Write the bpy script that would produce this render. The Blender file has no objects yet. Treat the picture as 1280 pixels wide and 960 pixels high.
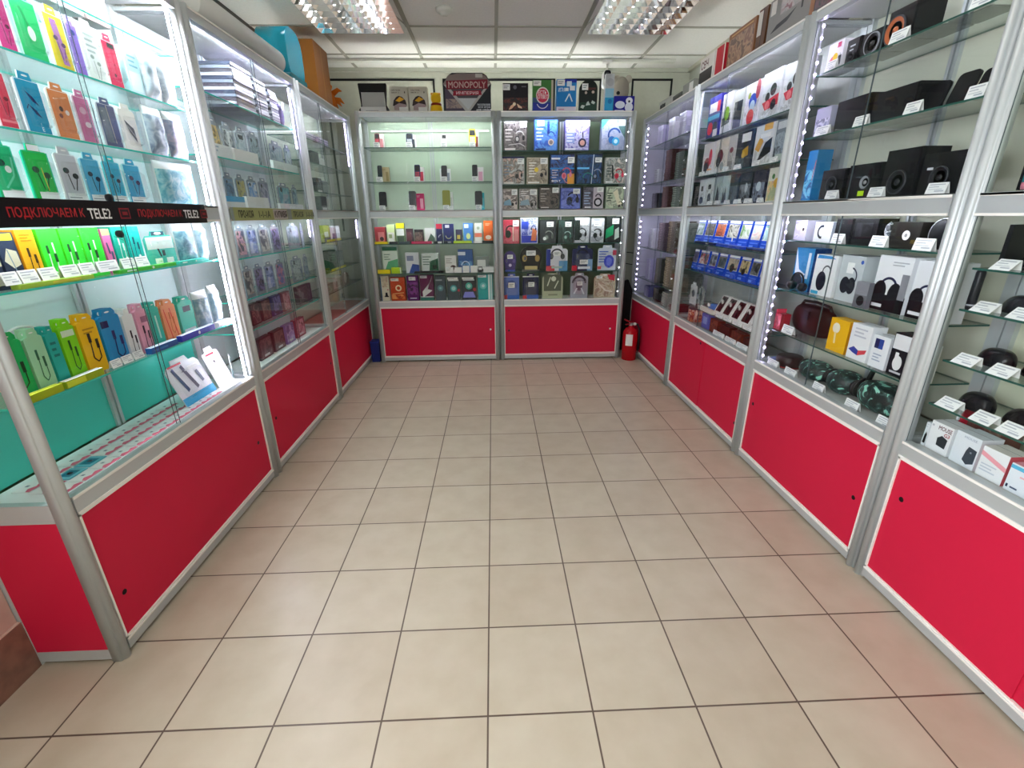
import bpy, math, random
from mathutils import Vector
random.seed(7)
C = bpy.context.scene.collection
PI = math.pi
# ------------------------------------------------------------------ camera model (fitted to the floor tiles and cabinet frames)
F, PITCH, YAW, ROLL, CH = 576.98, .3505, .0363, -.0095, 1.3363
cf = Vector((math.sin(YAW)*math.cos(PITCH), math.cos(YAW)*math.cos(PITCH), -math.sin(PITCH)))
cr = Vector((math.cos(YAW), -math.sin(YAW), 0))
cu = cr.cross(cf)
cR = cr*math.cos(ROLL) + cu*math.sin(ROLL)
cU = -cr*math.sin(ROLL) + cu*math.cos(ROLL)
CAM = Vector((0, 0, CH))
XL, XR, YB = -1.213, 1.40, 4.35          # front planes of the three cabinet rows
DEP = .30                                # cabinet depth
ROT = {'B': 0.0, 'L': PI/2, 'R': -PI/2}
def W(run, u, d, z):
    return Vector((u, YB+d, z)) if run == 'B' else Vector((XL-d, u, z)) if run == 'L' else Vector((XR+d, u, z))
def U(run, px, d, z):
    k = (px-640)/F; n = cR - cf*k
    p0 = W(run, 0, d, z); dr = W(run, 1, d, z) - p0
    return -(p0-CAM).dot(n)/dr.dot(n)
def ZY(run, u, d, py):
    k = (py-480)/F; n = cU + cf*k
    p0 = W(run, u, d, 0)
    return -(p0-CAM).dot(n)/n.z
# ------------------------------------------------------------------ materials
MC = {}
def lin(h):
    h = h.lstrip('#')
    o = []
    for i in (0, 2, 4):
        c = int(h[i:i+2], 16)/255
        o.append(c/12.92 if c <= .04045 else ((c+.055)/1.055)**2.4)
    return (*o, 1)
def newmat(n):
    m = bpy.data.materials.new(n); m.use_nodes = True
    return m, m.node_tree, m.node_tree.nodes['Principled BSDF']
def mat(h, rough=.45, metal=0, spec=.28):
    k = (h, rough, metal, spec)
    if k not in MC:
        m, nt, b = newmat('paint '+h)
        b.inputs['Base Color'].default_value = lin(h)
        b.inputs['Roughness'].default_value = rough; b.inputs['Metallic'].default_value = metal
        b.inputs['Specular IOR Level'].default_value = spec
        MC[k] = m
    return MC[k]
def art(cols, scale=18, rough=.35, sharp=False):
    """printed artwork: noise sorted into a few printed inks, in the object's own space"""
    k = ('art', tuple(cols), scale, sharp)
    if k not in MC:
        m, nt, b = newmat('print '+cols[0])
        tc = nt.nodes.new('ShaderNodeTexCoord'); mp = nt.nodes.new('ShaderNodeMapping')
        mp.inputs['Location'].default_value = (random.random()*9, random.random()*9, random.random()*9)
        no = nt.nodes.new('ShaderNodeTexNoise'); no.inputs['Scale'].default_value = scale
        no.inputs['Detail'].default_value = 3; no.inputs['Distortion'].default_value = 1.2
        r = nt.nodes.new('ShaderNodeValToRGB'); r.color_ramp.interpolation = 'CONSTANT' if sharp else 'LINEAR'
        n = len(cols); e = r.color_ramp.elements
        e[0].position = .37; e[0].color = lin(cols[0])
        e[1].position = .61; e[1].color = lin(cols[-1])
        for i in range(1, n-1):
            x = e.new(.37 + .24*i/(n-1)); x.color = lin(cols[i])
        L = nt.links.new
        L(tc.outputs['Object'], mp.inputs['Vector']); L(mp.outputs[0], no.inputs['Vector'])
        L(no.outputs['Fac'], r.inputs['Fac']); L(r.outputs[0], b.inputs['Base Color'])
        b.inputs['Roughness'].default_value = rough
        MC[k] = m
    return MC[k]
def M(c):
    if isinstance(c, str): return mat(c)
    if isinstance(c, (tuple, list)): return art(c)
    return c
def emis(h, s):
    k = ('em', h, s)
    if k not in MC:
        m, nt, b = newmat('lamp '+h)
        b.inputs['Base Color'].default_value = lin(h)
        b.inputs['Emission Color'].default_value = lin(h); b.inputs['Emission Strength'].default_value = s
        MC[k] = m
    return MC[k]
def glassmat(n, tint, f0=.04, gain=1.0):
    """thin clear sheet: transmits with a slight tint, mirrors more at a grazing angle"""
    m = bpy.data.materials.new(n); m.use_nodes = True; nt = m.node_tree; nt.nodes.clear(); L = nt.links.new
    out = nt.nodes.new('ShaderNodeOutputMaterial'); mix = nt.nodes.new('ShaderNodeMixShader')
    tr = nt.nodes.new('ShaderNodeBsdfTransparent'); tr.inputs[0].default_value = (*tint, 1)
    gl = nt.nodes.new('ShaderNodeBsdfGlossy'); gl.inputs['Roughness'].default_value = .01
    lw = nt.nodes.new('ShaderNodeLayerWeight'); lw.inputs[0].default_value = .5
    p = nt.nodes.new('ShaderNodeMath'); p.operation = 'POWER'; p.inputs[1].default_value = 5
    a = nt.nodes.new('ShaderNodeMath'); a.operation = 'MULTIPLY_ADD'; a.inputs[1].default_value = .9*gain; a.inputs[2].default_value = f0
    L(lw.outputs['Facing'], p.inputs[0]); L(p.outputs[0], a.inputs[0]); L(a.outputs[0], mix.inputs[0])
    L(tr.outputs[0], mix.inputs[1]); L(gl.outputs[0], mix.inputs[2]); L(mix.outputs[0], out.inputs[0])
    return m
GLASS = glassmat('door glass', (.98, .99, .985), .012)
SHELF = glassmat('shelf glass', (.93, .97, .955), .05)
CLEAR = glassmat('clear plastic', (.97, .97, .97), .06)
EDGE = mat('#3fc9b4', .25); EDGEB = mat('#2b5b50', .3); EDGED = mat('#4c5a5e', .3)
def alu_mat():
    m, nt, b = newmat('brushed aluminium')
    tc = nt.nodes.new('ShaderNodeTexCoord'); mp = nt.nodes.new('ShaderNodeMapping'); mp.inputs['Scale'].default_value = (60, 60, 2)
    no = nt.nodes.new('ShaderNodeTexNoise'); no.inputs['Scale'].default_value = 5
    r = nt.nodes.new('ShaderNodeMapRange'); r.inputs['To Min'].default_value = .32; r.inputs['To Max'].default_value = .48
    L = nt.links.new
    L(tc.outputs['Object'], mp.inputs[0]); L(mp.outputs[0], no.inputs[0]); L(no.outputs['Fac'], r.inputs[0]); L(r.outputs[0], b.inputs['Roughness'])
    b.inputs['Base Color'].default_value = (.56, .60, .605, 1); b.inputs['Metallic'].default_value = .4
    return m
ALU = alu_mat()
def acrylic():
    m, nt, b = newmat('milky acrylic'); tr = nt.nodes.new('ShaderNodeBsdfTranslucent'); tr.inputs[0].default_value = (.9, .92, .92, 1)
    mx = nt.nodes.new('ShaderNodeMixShader'); mx.inputs[0].default_value = .3; b.inputs['Base Color'].default_value = (.85, .87, .87, 1)
    nt.links.new(b.outputs[0], mx.inputs[1]); nt.links.new(tr.outputs[0], mx.inputs[2]); nt.links.new(mx.outputs[0], nt.nodes['Material Output'].inputs[0]); return m
ACRY = acrylic()
LIP = mat('#f3f1ea', .35)
def red_mat():
    m, nt, b = newmat('red laminate')
    tc = nt.nodes.new('ShaderNodeTexCoord'); no = nt.nodes.new('ShaderNodeTexNoise'); no.inputs['Scale'].default_value = 220
    bp = nt.nodes.new('ShaderNodeBump'); bp.inputs['Strength'].default_value = .08; bp.inputs['Distance'].default_value = .001
    nt.links.new(tc.outputs['Object'], no.inputs[0]); nt.links.new(no.outputs['Fac'], bp.inputs['Height']); nt.links.new(bp.outputs[0], b.inputs['Normal'])
    b.inputs['Base Color'].default_value = lin('#cc1e40'); b.inputs['Roughness'].default_value = .5; b.inputs['Specular IOR Level'].default_value = .16
    return m
RED = red_mat()
WHITE = mat('#f2f2ee'); BLACK = mat('#0c0c0e', .4); DARK = mat('#1b1c20', .4)
LEDW = emis('#f2f6ff', 9); LEDV = emis('#dccaff', 24); LEDB = emis('#f0f6ff', 2.2); LEDX = emis('#f3ecff', 75); LUP = {k: emis('#f8f8f4', v) for k, v in (('L', 9), ('B', 26), ('R', 8))}; LH1 = emis('#f2f8ff', 480); LH2 = emis('#eef4ff', 210); LHB = emis('#eef8f4', 105); LH3 = emis('#eef0ff', 75); LHM = emis('#eef4f8', 30); LH4 = emis('#eef0ff', 25); LH5 = emis('#eef0ff', 12)  # LUP and the LH set light only added, unseen strips
# ------------------------------------------------------------------ mesh builder
TXT = {}
def text_mesh(s):
    if s not in TXT:
        cu_ = bpy.data.curves.new('lettering', 'FONT'); cu_.body = s; cu_.size = 1; cu_.resolution_u = 2
        o = bpy.data.objects.new('lettering', cu_); C.objects.link(o)
        dg = bpy.context.evaluated_depsgraph_get(); dg.update()
        me = o.evaluated_get(dg).to_mesh()
        v = [(p.co.x, p.co.y) for p in me.vertices]; f = [tuple(p.vertices) for p in me.polygons]
        bpy.data.objects.remove(o); bpy.data.curves.remove(cu_)
        x0 = min(a for a, b in v); x1 = max(a for a, b in v)
        y0 = min(b for a, b in v); y1 = max(b for a, b in v)
        TXT[s] = ([(a-x0, b-y0) for a, b in v], f, x1-x0, y1-y0)
    return TXT[s]
class MB:
    def __init__(s): s.v = []; s.f = []; s.m = []; s.sm = []; s.mats = []
    def mi(s, m):
        m = M(m)
        if m not in s.mats: s.mats.append(m)
        return s.mats.index(m)
    def face(s, ids, m, sm=False): s.f.append(tuple(ids)); s.m.append(s.mi(m)); s.sm.append(sm)
    def add(s, pts): b = len(s.v); s.v += [tuple(p) for p in pts]; return b
    def poly(s, pts, m): b = s.add(pts); s.face(range(b, b+len(pts)), m)
    def box(s, x0, y0, z0, x1, y1, z1, m, side=None, skip=''):
        b = s.add([(x, y, z) for z in (z0, z1) for y in (y0, y1) for x in (x0, x1)])
        side = side or {}
        for k, q in (('d', (0, 2, 3, 1)), ('u', (4, 5, 7, 6)), ('f', (0, 1, 5, 4)), ('b', (2, 6, 7, 3)), ('l', (0, 4, 6, 2)), ('r', (1, 3, 7, 5))):
            if k not in skip: s.face([b+i for i in q], side.get(k, m))
    def prism(s, pts, y0, y1, m, side=None, sm=False):
        """outline in x,z pushed from y0 to y1"""
        n = len(pts); b = s.add([(x, y0, z) for x, z in pts]+[(x, y1, z) for x, z in pts])
        s.face(range(b, b+n), m); s.face(range(b+2*n-1, b+n-1, -1), side or m)
        for i in range(n): j = (i+1) % n; s.face((b+j, b+i, b+n+i, b+n+j), side or m, sm)
    def vprism(s, pts, z0, z1, m, sm=False):
        n = len(pts); b = s.add([(x, y, z0) for x, y in pts]+[(x, y, z1) for x, y in pts])
        s.face(range(b+n-1, b-1, -1), m); s.face(range(b+n, b+2*n), m)
        for i in range(n): j = (i+1) % n; s.face((b+i, b+j, b+n+j, b+n+i), m, sm)
    def tube(s, path, r, m, n=8):
        path = [Vector(p) for p in path]; rings = []
        for i, p in enumerate(path):
            t = (path[min(i+1, len(path)-1)]-path[max(i-1, 0)]).normalized()
            a = t.orthogonal().normalized() if i == 0 else (pa - t*pa.dot(t)).normalized()
            pa = a; c = t.cross(a); rr = r[i] if isinstance(r, (list, tuple)) else r
            rings.append(s.add([p+(a*math.cos(2*PI*k/n)+c*math.sin(2*PI*k/n))*rr for k in range(n)]))
        for a, b in zip(rings, rings[1:]):
            for k in range(n): s.face((a+k, a+(k+1) % n, b+(k+1) % n, b+k), m, True)
        s.face([rings[0]+k for k in range(n-1, -1, -1)], m); s.face([rings[-1]+k for k in range(n)], m)
    def lathe(s, prof, c, m, axis='z', n=24, mats=None, cap=True):
        rings = []
        for r, h in prof:
            r = max(r, 1e-5)
            P = []
            for k in range(n):
                a = 2*PI*k/n; x, y = r*math.cos(a), r*math.sin(a)
                P.append((c[0]+x, c[1]+y, c[2]+h) if axis == 'z' else (c[0]+x, c[1]-h, c[2]+y) if axis == 'y' else (c[0]+h, c[1]+x, c[2]+y))
            rings.append(s.add(P))
        for i, (a, b) in enumerate(zip(rings, rings[1:])):
            for k in range(n): s.face((a+k, a+(k+1) % n, b+(k+1) % n, b+k), mats[i] if mats else m, True)
        if cap: s.face([rings[0]+k for k in range(n-1, -1, -1)], mats[0] if mats else m); s.face([rings[-1]+k for k in range(n)], mats[-1] if mats else m)
    def ell(s, c, rx, ry, rz, m, n=20, k=12, zmin=-1.0, pw=1.0):
        prof = []
        for i in range(k+1):
            t = math.asin(zmin) + (PI/2-math.asin(zmin))*i/k
            prof.append((max(math.cos(t), 1e-3)**pw, math.sin(t)))
        rings = [s.add([(c[0]+r*rx*math.cos(2*PI*j/n), c[1]+r*ry*math.sin(2*PI*j/n), c[2]+h*rz) for j in range(n)]) for r, h in prof]
        for a, b in zip(rings, rings[1:]):
            for j in range(n): s.face((a+j, a+(j+1) % n, b+(j+1) % n, b+j), m, True)
        s.face([rings[0]+j for j in range(n-1, -1, -1)], m); s.face([rings[-1]+j for j in range(n)], m)
    # flat printing on a front face: x0,z0 origin, w,h size, at depth y
    def prints(s, P, x0, z0, w, h, y=0.0, step=.0004):
        k = 0
        for p in flat(P):
            k += 1; yy = y - step*k; t = p[0]
            fx = lambda a: x0+a*w
            fz = lambda a: z0+a*h
            if t == 'R': s.poly([(fx(p[1]), yy, fz(p[2])), (fx(p[3]), yy, fz(p[2])), (fx(p[3]), yy, fz(p[4])), (fx(p[1]), yy, fz(p[4]))], p[5])
            elif t == 'P': s.poly([(fx(a), yy, fz(b)) for a, b in p[1]], p[2])
            elif t == 'E':
                n = 20; s.poly([(fx(p[1])+p[3]*w*math.cos(2*PI*i/n), yy, fz(p[2])+p[4]*w*math.sin(2*PI*i/n)) for i in range(n)], p[5])
            elif t == 'A':   # arc band cx,cy,r,thick,a0,a1,col
                n = 16; a0, a1 = math.radians(p[5]), math.radians(p[6]); b = []
                for i in range(n+1):
                    a = a0+(a1-a0)*i/n; ca, sa = math.cos(a), math.sin(a)
                    b += [(fx(p[1])+p[3]*w*ca, yy, fz(p[2])+p[3]*w*sa), (fx(p[1])+(p[3]-p[4])*w*ca, yy, fz(p[2])+(p[3]-p[4])*w*sa)]
                o = s.add(b)
                for i in range(n): s.face((o+2*i, o+2*i+2, o+2*i+3, o+2*i+1), p[7])
            elif t == 'L':
                q = [(fx(a), fz(b)) for a, b in p[1]]; hw = p[2]*w/2
                for (a, b), (c, d) in zip(q, q[1:]):
                    l = math.hypot(c-a, d-b) or 1; nx, nz = -(d-b)/l*hw, (c-a)/l*hw
                    s.poly([(a+nx, yy, b+nz), (a-nx, yy, b-nz), (c-nx, yy, d-nz), (c+nx, yy, d+nz)], p[3])
            elif t == 'T':   # text,x,y,height,col,(max width)
                v, f, tw, th = text_mesh(p[1]); sc = p[4]*h/th; sx = sc
                if len(p) > 6: sx = p[6]*w/tw
                for dx, dz in ((0, 0), (.05, 0), (.025, .03), (.025, -.03)):
                    k += .12; yy = y - step*k
                    o = s.add([(fx(p[2])+(a+dx*.8)*sx, yy, fz(p[3])+(b+dz*.6)*sc) for a, b in v])
                    for q in f: s.face([o+i for i in q], p[5])
    def build(s, name, parent=None, loc=None):
        me = bpy.data.meshes.new(name); me.from_pydata(s.v, [], s.f)
        for m in s.mats: me.materials.append(m)
        me.polygons.foreach_set('material_index', s.m); me.polygons.foreach_set('use_smooth', s.sm); me.update()
        o = bpy.data.objects.new(name, me); C.objects.link(o)
        if parent: o.parent = parent
        if loc is not None: o.location = loc
        return o
def flat(P):
    for p in P or []:
        if isinstance(p, list): yield from flat(p)
        else: yield p
def tag(o, label, cat, group=None, kind=None):
    o['label'] = label
    if cat: o['category'] = cat
    if group: o['group'] = group
    if kind: o['kind'] = kind
    return o
def empty(name, loc, rot=0):
    o = bpy.data.objects.new(name, None); C.objects.link(o); o.location = loc; o.rotation_euler = (0, 0, rot); o.empty_display_size = .1
    return o
def struct(o, kind='structure'): o['kind'] = kind; return o
def copy_tree(o, parent=None):
    c = o.copy(); C.objects.link(c)
    if parent: c.parent = parent
    for ch in list(o.children): copy_tree(ch, c)
    return c
def rr(w, h, r, x0=0, z0=0, n=4):
    """rounded rectangle outline"""
    r = min(r, w/2-1e-4, h/2-1e-4); o = []
    for cx, cz, a in ((w-r, h-r, 0), (r, h-r, 90), (r, r, 180), (w-r, r, 270)):
        for i in range(n+1):
            t = math.radians(a+90*i/n); o.append((x0+cx+r*math.cos(t), z0+cz+r*math.sin(t)))
    return o[::-1]
# print shorthands
def R(a, b, c, d, col): return ('R', a, b, c, d, col)
def Pg(pts, col): return ('P', pts, col)
def D(x, y, r, col, ry=None): return ('E', x, y, r, ry or r, col)
def A(x, y, r, t, a0, a1, col): return ('A', x, y, r, t, a0, a1, col)
def Ln(pts, t, col): return ('L', pts, t, col)
def T(s, x, y, h, col, w=None): return ('T', s, x, y, h, col) + ((w,) if w else ())
def HP(x, y, s, col, cup=None):      # printed headphones
    cup = cup or col
    return [A(x, y, s, s*.2, 5, 175, col), D(x-s*.88, y-.04, s*.33, cup, s*.46), D(x+s*.88, y-.04, s*.33, cup, s*.46), D(x-s*.8, y-.04, s*.16, '#5a5a60', s*.26)]
def HS(x, y, s, col, cup='#2a2a30'): # headset turned three quarters, with boom mic
    return [A(x, y, s, s*.22, -10, 150, col), D(x-s*.5, y-.1, s*.5, cup, s*.6), D(x-s*.5, y-.1, s*.32, col, s*.4), D(x+s*.8, y-.06, s*.28, cup, s*.5), Ln([(x-s*.6, y-.2), (x-s*.1, y-.32), (x+s*.3, y-.33)], s*.12, cup)]
def CB(x, y, col, s=1.0):            # printed cable with two plugs
    return [R(x-.05*s, y+.1, x+.07*s, y+.26, col), R(x+.2*s, y-.02, x+.32*s, y+.14, col), Ln([(x, y+.1), (x-.04*s, y-.16), (x+.1*s, y-.24), (x+.26*s, y-.18), (x+.27*s, y)], .045*s, col)]
def EP(x, y, col, s=1.0):            # printed earphones
    return [D(x-.1*s, y+.06, .09*s, col, .07*s), D(x+.14*s, y-.03, .09*s, col, .07*s), Ln([(x-.08*s, y), (x-.02*s, y-.28)], .03*s, col), Ln([(x+.15*s, y-.08), (x+.05*s, y-.3)], .03*s, col)]
def LI(x, y, w, n, col, dy=.05):     # lines of small print
    return [R(x, y-dy*i, x+w*(1-.25*(i % 2)), y-dy*i+dy*.42, col) for i in range(n)]
# ------------------------------------------------------------------ product makers: x centred, front at y=0, base at z=0
def sticker(parent, x, z, w, h, y=0.0):
    m = MB(); m.box(x, y-.0032, z, x+w, y-.0024, z+h, '#f4f4f0'); m.prints(LI(.12, .62, .7, 2, '#8a8f96', .3), x, z, w, h, y-.0032)
    o = m.build('price_sticker', parent); o['label'] = 'white price sticker'; return o
def carton(name, w, h, dep, col, P=None, side=None, top=None, stk=None, lean=0):
    m = MB(); sd = {k: side for k in 'lr'} if side else {}
    if top: sd['u'] = top
    m.box(-w/2, 0, 0, w/2, dep, h, col, sd)
    m.box(-w/2+.001, dep*.5-.0006, h, w/2-.001, dep*.5+.0006, h+.0004, '#8c8c86', skip='d')
    m.prints(P, -w/2, 0, w, h)
    o = m.build(name)
    if stk: sticker(o, -w/2+stk[0]*w, stk[1]*h, stk[2]*w, stk[3]*h)
    o.rotation_euler.x = -lean
    return o
def hangpack(name, w, h, col, P=None, stk=None, blister=True, border=None, tab=None, tk=.004, lean=.0, bcol=None):
    """card with a hanging tab and slot, goods under a clear blister"""
    m = MB(); th = h*.88; r = w*.08
    outl = [(-w/2, 0), (w/2, 0), (w/2, th-r), (w/2-r, th), (w*.26, th), (w*.22, h), (-w*.22, h), (-w*.26, th), (-w/2+r, th), (-w/2, th-r)]
    m.prism(outl[::-1], 0, tk, col, border or col)
    PP = []
    if border: PP = [R(.0, .0, 1, .87, border), R(.06, .03, .94, .86, bcol or col)]
    if tab: PP.append(R(.28, .885, .72, .99, tab))
    PP.append(D(.5, .94, .12, '#f6f6f6' if not tab else '#fbfbfb', .03))
    m.prints(PP + [P or []], -w/2, 0, w, h, 0)
    o = m.build(name)
    if blister:
        b = MB(); q = rr(w*.8, h*.62, w*.1, -w*.4, h*.12, 3); d = min(.016, w*.3); q2 = rr(w*.68, h*.52, w*.1, -w*.34, h*.17, 3)
        o1 = b.add([(x, -.008, z) for x, z in q]); o2 = b.add([(x, -.008-d, z) for x, z in q2]); n = len(q)
        b.face(range(o2, o2+n), CLEAR)
        for i in range(n): j = (i+1) % n; b.face((o1+j, o1+i, o2+i, o2+j), CLEAR, True)
        c = b.build('blister', o); c['label'] = 'clear plastic blister'
    if stk: sticker(o, -w/2+stk[0]*w, stk[1]*h, stk[2]*w, stk[3]*h)
    o.rotation_euler.x = -lean
    return o
def baggie(name, w, h, cols, foot='#dfe4e6'):
    """soft film bag with goods inside, wrinkled front"""
    m = MB(); n, k = 9, 11; am = art(cols, 26, .5); r = random.Random(len(name)*7+int(w*1e4))
    g = []
    for j in range(k+1):
        for i in range(n+1):
            x, z = -w/2+w*i/n, h*j/k; e = min(i, n-i, 1.5)/1.5*min(j, k-j, 2)/2
            g.append((x, .006-e*(.012+.010*r.random()), z))
    f = m.add(g); q = m.add([(x, .012, z) for x, y, z in g])
    for j in range(k):
        for i in range(n):
            a = j*(n+1)+i; c = am if j < k-2 else M(foot)
            m.face((f+a, f+a+1, f+a+n+2, f+a+n+1), c, True); m.face((q+a, q+a+n+1, q+a+n+2, q+a+1), c, True)
    for i in range(n): m.face((f+i+1, f+i, q+i, q+i+1), foot); a = k*(n+1)+i; m.face((f+a, f+a+1, q+a+1, q+a), foot)
    for j in range(k): a = j*(n+1); m.face((f+a, f+a+n+1, q+a+n+1, q+a), foot); a += n; m.face((f+a+n+1, f+a, q+a, q+a+n+1), foot)
    return m.build(name)
def bg_(*cols): return lambda w, h: baggie('cable_bag', w, h, cols)
def cardobj(w=.05, h=.034, lean=.35):
    m = MB(); dy = h*math.tan(lean); bk = 2 if lean < .5 else 1.12
    f = [(-w/2, 0, 0), (w/2, 0, 0), (w/2, dy, h), (-w/2, dy, h)]; k = .0008
    b = m.add(f+[(x, y+k*2, z) for x, y, z in f])
    for q in ((0, 1, 2, 3), (7, 6, 5, 4), (0, 4, 5, 1), (3, 2, 6, 7), (1, 5, 6, 2), (0, 3, 7, 4)): m.face([b+i for i in q], '#f3f4f2')
    b = m.add([(-w/2, dy+.0017, h), (w/2, dy+.0017, h), (w/2, dy*bk+.004, 0), (-w/2, dy*bk+.004, 0)]); m.face((b+1, b, b+3, b+2), '#e8e9e6')
    for i, (a, c, t) in enumerate(((.1, .88, .1), (.1, .6, .08), (.1, .8, .05), (.45, .9, .12))):
        z = h*(.78-.2*i); y = z*math.tan(lean)-.0006
        z2 = z+h*t; y2 = z2*math.tan(lean)-.0006
        m.poly([(-w/2+a*w, y, z), (-w/2+c*w, y, z), (-w/2+c*w, y2, z2), (-w/2+a*w, y2, z2)], '#b9bdc4')
    return m.build('price_card')
def phone(w, h, col, scr='#15171c', keys=False, keycol='#c8c8cc', lean=.22):
    m = MB(); m.prism(rr(w, h, w*.2, -w/2, 0), 0, .009, col, sm=True); o = m.build('phone')
    s = MB()
    if keys: s.prism(rr(w*.78, h*.38, w*.05, -w*.39, h*.55), -.0006, -.0001, scr)
    else: s.prism(rr(w*.92, h*.94, w*.16, -w*.46, h*.03), -.0006, -.0001, scr)
    c = s.build('screen', o); c['label'] = 'phone screen'
    if keys:
        k = MB()
        for i in range(4):
            for j in range(3): k.box(-w*.36+j*w*.25, -.0012, h*(.09+.1*i), -w*.36+j*w*.25+w*.21, -.0001, h*(.16+.1*i), keycol)
        c = k.build('keypad', o); c['label'] = 'number keys'
    o.rotation_euler.x = -lean
    return o
def speaker(w, h, dep, cones, col='#121316', ring='#3a3b40', extra=None):
    m = MB(); m.box(-w/2, 0, 0, w/2, dep, h, col); m.box(-w/2+.004, -.003, .004, w/2-.004, 0, h-.004, '#0d0d0f', skip='b'); m.prints(extra, -w/2, 0, w, h, -.003)
    o = m.build('loudspeaker')
    for cx, cz, r, cc in cones:
        k = MB(); R_ = min(r*w, .40*h); cz = max(cz, R_*1.2/h)
        k.lathe([(R_*1.12, 0), (R_*1.1, .006), (R_, .005), (R_*.55, -.002), (R_*.32, -.001), (R_*.3, .003), (.0005, .006)], (-w/2+cx*w, -.003, cz*h), ring, 'y', 28, [M(ring), M(ring), M(cc), M(cc), M(cc), M(cc)])
        c = k.build('cone', o); c['label'] = 'round speaker cone'
    return o
def mouse(l, w, hh, col, acc=None):
    """pointing along +x from heel to buttons"""
    m = MB(); n = 24; k = 9; rings = []
    for i in range(k+1):
        t = PI/2*i/k; r = math.cos(t)**.6 if i < k else .02; z = hh*math.sin(t)
        P = []
        for j in range(n):
            a = 2*PI*j/n; x = l/2*r*math.copysign(abs(math.cos(a))**.85, math.cos(a)); y = w/2*r*math.copysign(abs(math.sin(a))**.85, math.sin(a))*(1-.12*math.sin(2*a)**2)
            P.append((x - z*.25, y, z))
        rings.append(m.add(P))
    for q, (a, b) in enumerate(zip(rings, rings[1:])):
        for j in range(n):
            c = acc if (acc and (n*.56 < j < n*.98) and 1 <= q <= 4) else col
            m.face((a+j, a+(j+1) % n, b+(j+1) % n, b+j), mat(c, .22), True)
    m.face([rings[0]+j for j in range(n-1, -1, -1)], col); m.face([rings[-1]+j for j in range(n)], mat(col, .22))
    o = m.build('computer_mouse')
    s = MB(); s.lathe([(.004, -.004), (.010, -.003), (.010, .003), (.004, .004)], (0, 0, 0), '#34353a', 'y', 16)
    c = s.build('scroll_wheel', o, (l*.22, 0, hh*.66)); 
    return o
def headphones(s, col='#101013', band=None):
    m = MB(); p = [(s*math.cos(a), 0, s*1.15+s*.85*math.sin(a)) for a in [PI*(-.08+1.16*i/14) for i in range(15)]]
    m.tube(p, s*.1, band or col, 8); o = m.build('headphones')
    for g in (-1, 1):
        k = MB(); k.lathe([(s*.3, -.012), (s*.42, -.01), (s*.46, .002), (s*.42, .014), (s*.2, .02)], (g*s*.92, 0, s*.62), col, 'x' , 20)
        k.build('ear_cup', o)
    return o
# ------------------------------------------------------------------ rows of goods
ORD = 'first second third fourth fifth sixth seventh eighth ninth tenth eleventh twelfth thirteenth fourteenth fifteenth sixteenth seventeenth eighteenth nineteenth twentieth'.split()
NEARNAME = {'B1': ('bin end', 1), 'B2': ('extinguisher end', -1)}
BX0, BXM, BX1 = -1.116, .047, 1.226
ITEMS = []
RANGE = {'banner cabinet': (1.135, 2.285), 'phone case cabinet': (2.287, 3.42), 'corner cabinet': (3.422, 4.575), 'phone cabinet': (BX0, BXM), 'headset cabinet': (BXM+.002, BX1), 'disc cabinet': (3.562, 4.745), 'toy cabinet': (2.386, 3.56), 'loudspeaker cabinet': (1.424, 2.384), 'mouse cabinet': (.3, 1.422)}
def clampu(cab, u, w):
    a, b = RANGE[cab]; return min(max(u, a+.046+w/2), b-.046-w/2)
def put(run, o, u, d, z, rz=0):
    o.location = W(run, u, d, z+.0006+(.021 if o.name.startswith('game') else .0095 if o.name.startswith(('phone', 'tablet')) else .005)*math.sin(-o.rotation_euler.x)); o.rotation_euler.z = ROT[run]+rz
FRONT = {}
def row(run, cab, shelf, z, d, items, zmax=None, end=None):
    L = []
    for it in items:
        pa, pb, h, look, cat, mk = it[:6]; opt = it[6] if len(it) > 6 else {}
        dd = opt.get('d', d); zz = z+opt.get('dz', 0)
        a, b = U(run, pa, dd, zz), U(run, pb, dd, zz); w = opt.get('w', abs(b-a)*.965-.0012); u = (a+b)/2
        if h > 3: h = ZY(run, u, dd, h)-zz
        if zmax: h = min(h, zmax-zz-(.018 if zmax < 1.98 and zmax not in (1.32, 1.322) else .004))
        a, b = RANGE[cab]; lo, hi = max(u-w/2, a+.0465), min(u+w/2, b-.0465)
        if hi-lo < .012: lo, hi = (a+.0465, a+.06) if lo > hi-.012 and hi < (a+b)/2 else (b-.06, b-.0465)
        L.append([lo, hi, max(h, .006), look, cat, mk, opt, dd, zz])
    L.sort(key=lambda t: t[0]+t[1])
    for p, q in zip(L, L[1:]):
        if p[1] > q[0]-.001:
            m = (max(p[0], min(p[1], (p[1]+q[0])/2))); p[1] = m-.0008; q[0] = m+.0008
    for lo, hi, h, look, cat, mk, opt, dd, zz in L:
        w, u = max(hi-lo, .008), (lo+hi)/2
        o = mk(w, h); put(run, o, u, dd, zz, opt.get('rz', 0))
        if o.name.startswith(('product_box', 'hanging_pack')): o.name = cat.replace(' ', '_')
        if dd >= .068: FRONT.setdefault((cab, shelf), []).append((lo, hi, dd))
        ITEMS.append([run, cab, shelf, end, u, o, look, cat, opt.get('g')])
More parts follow.
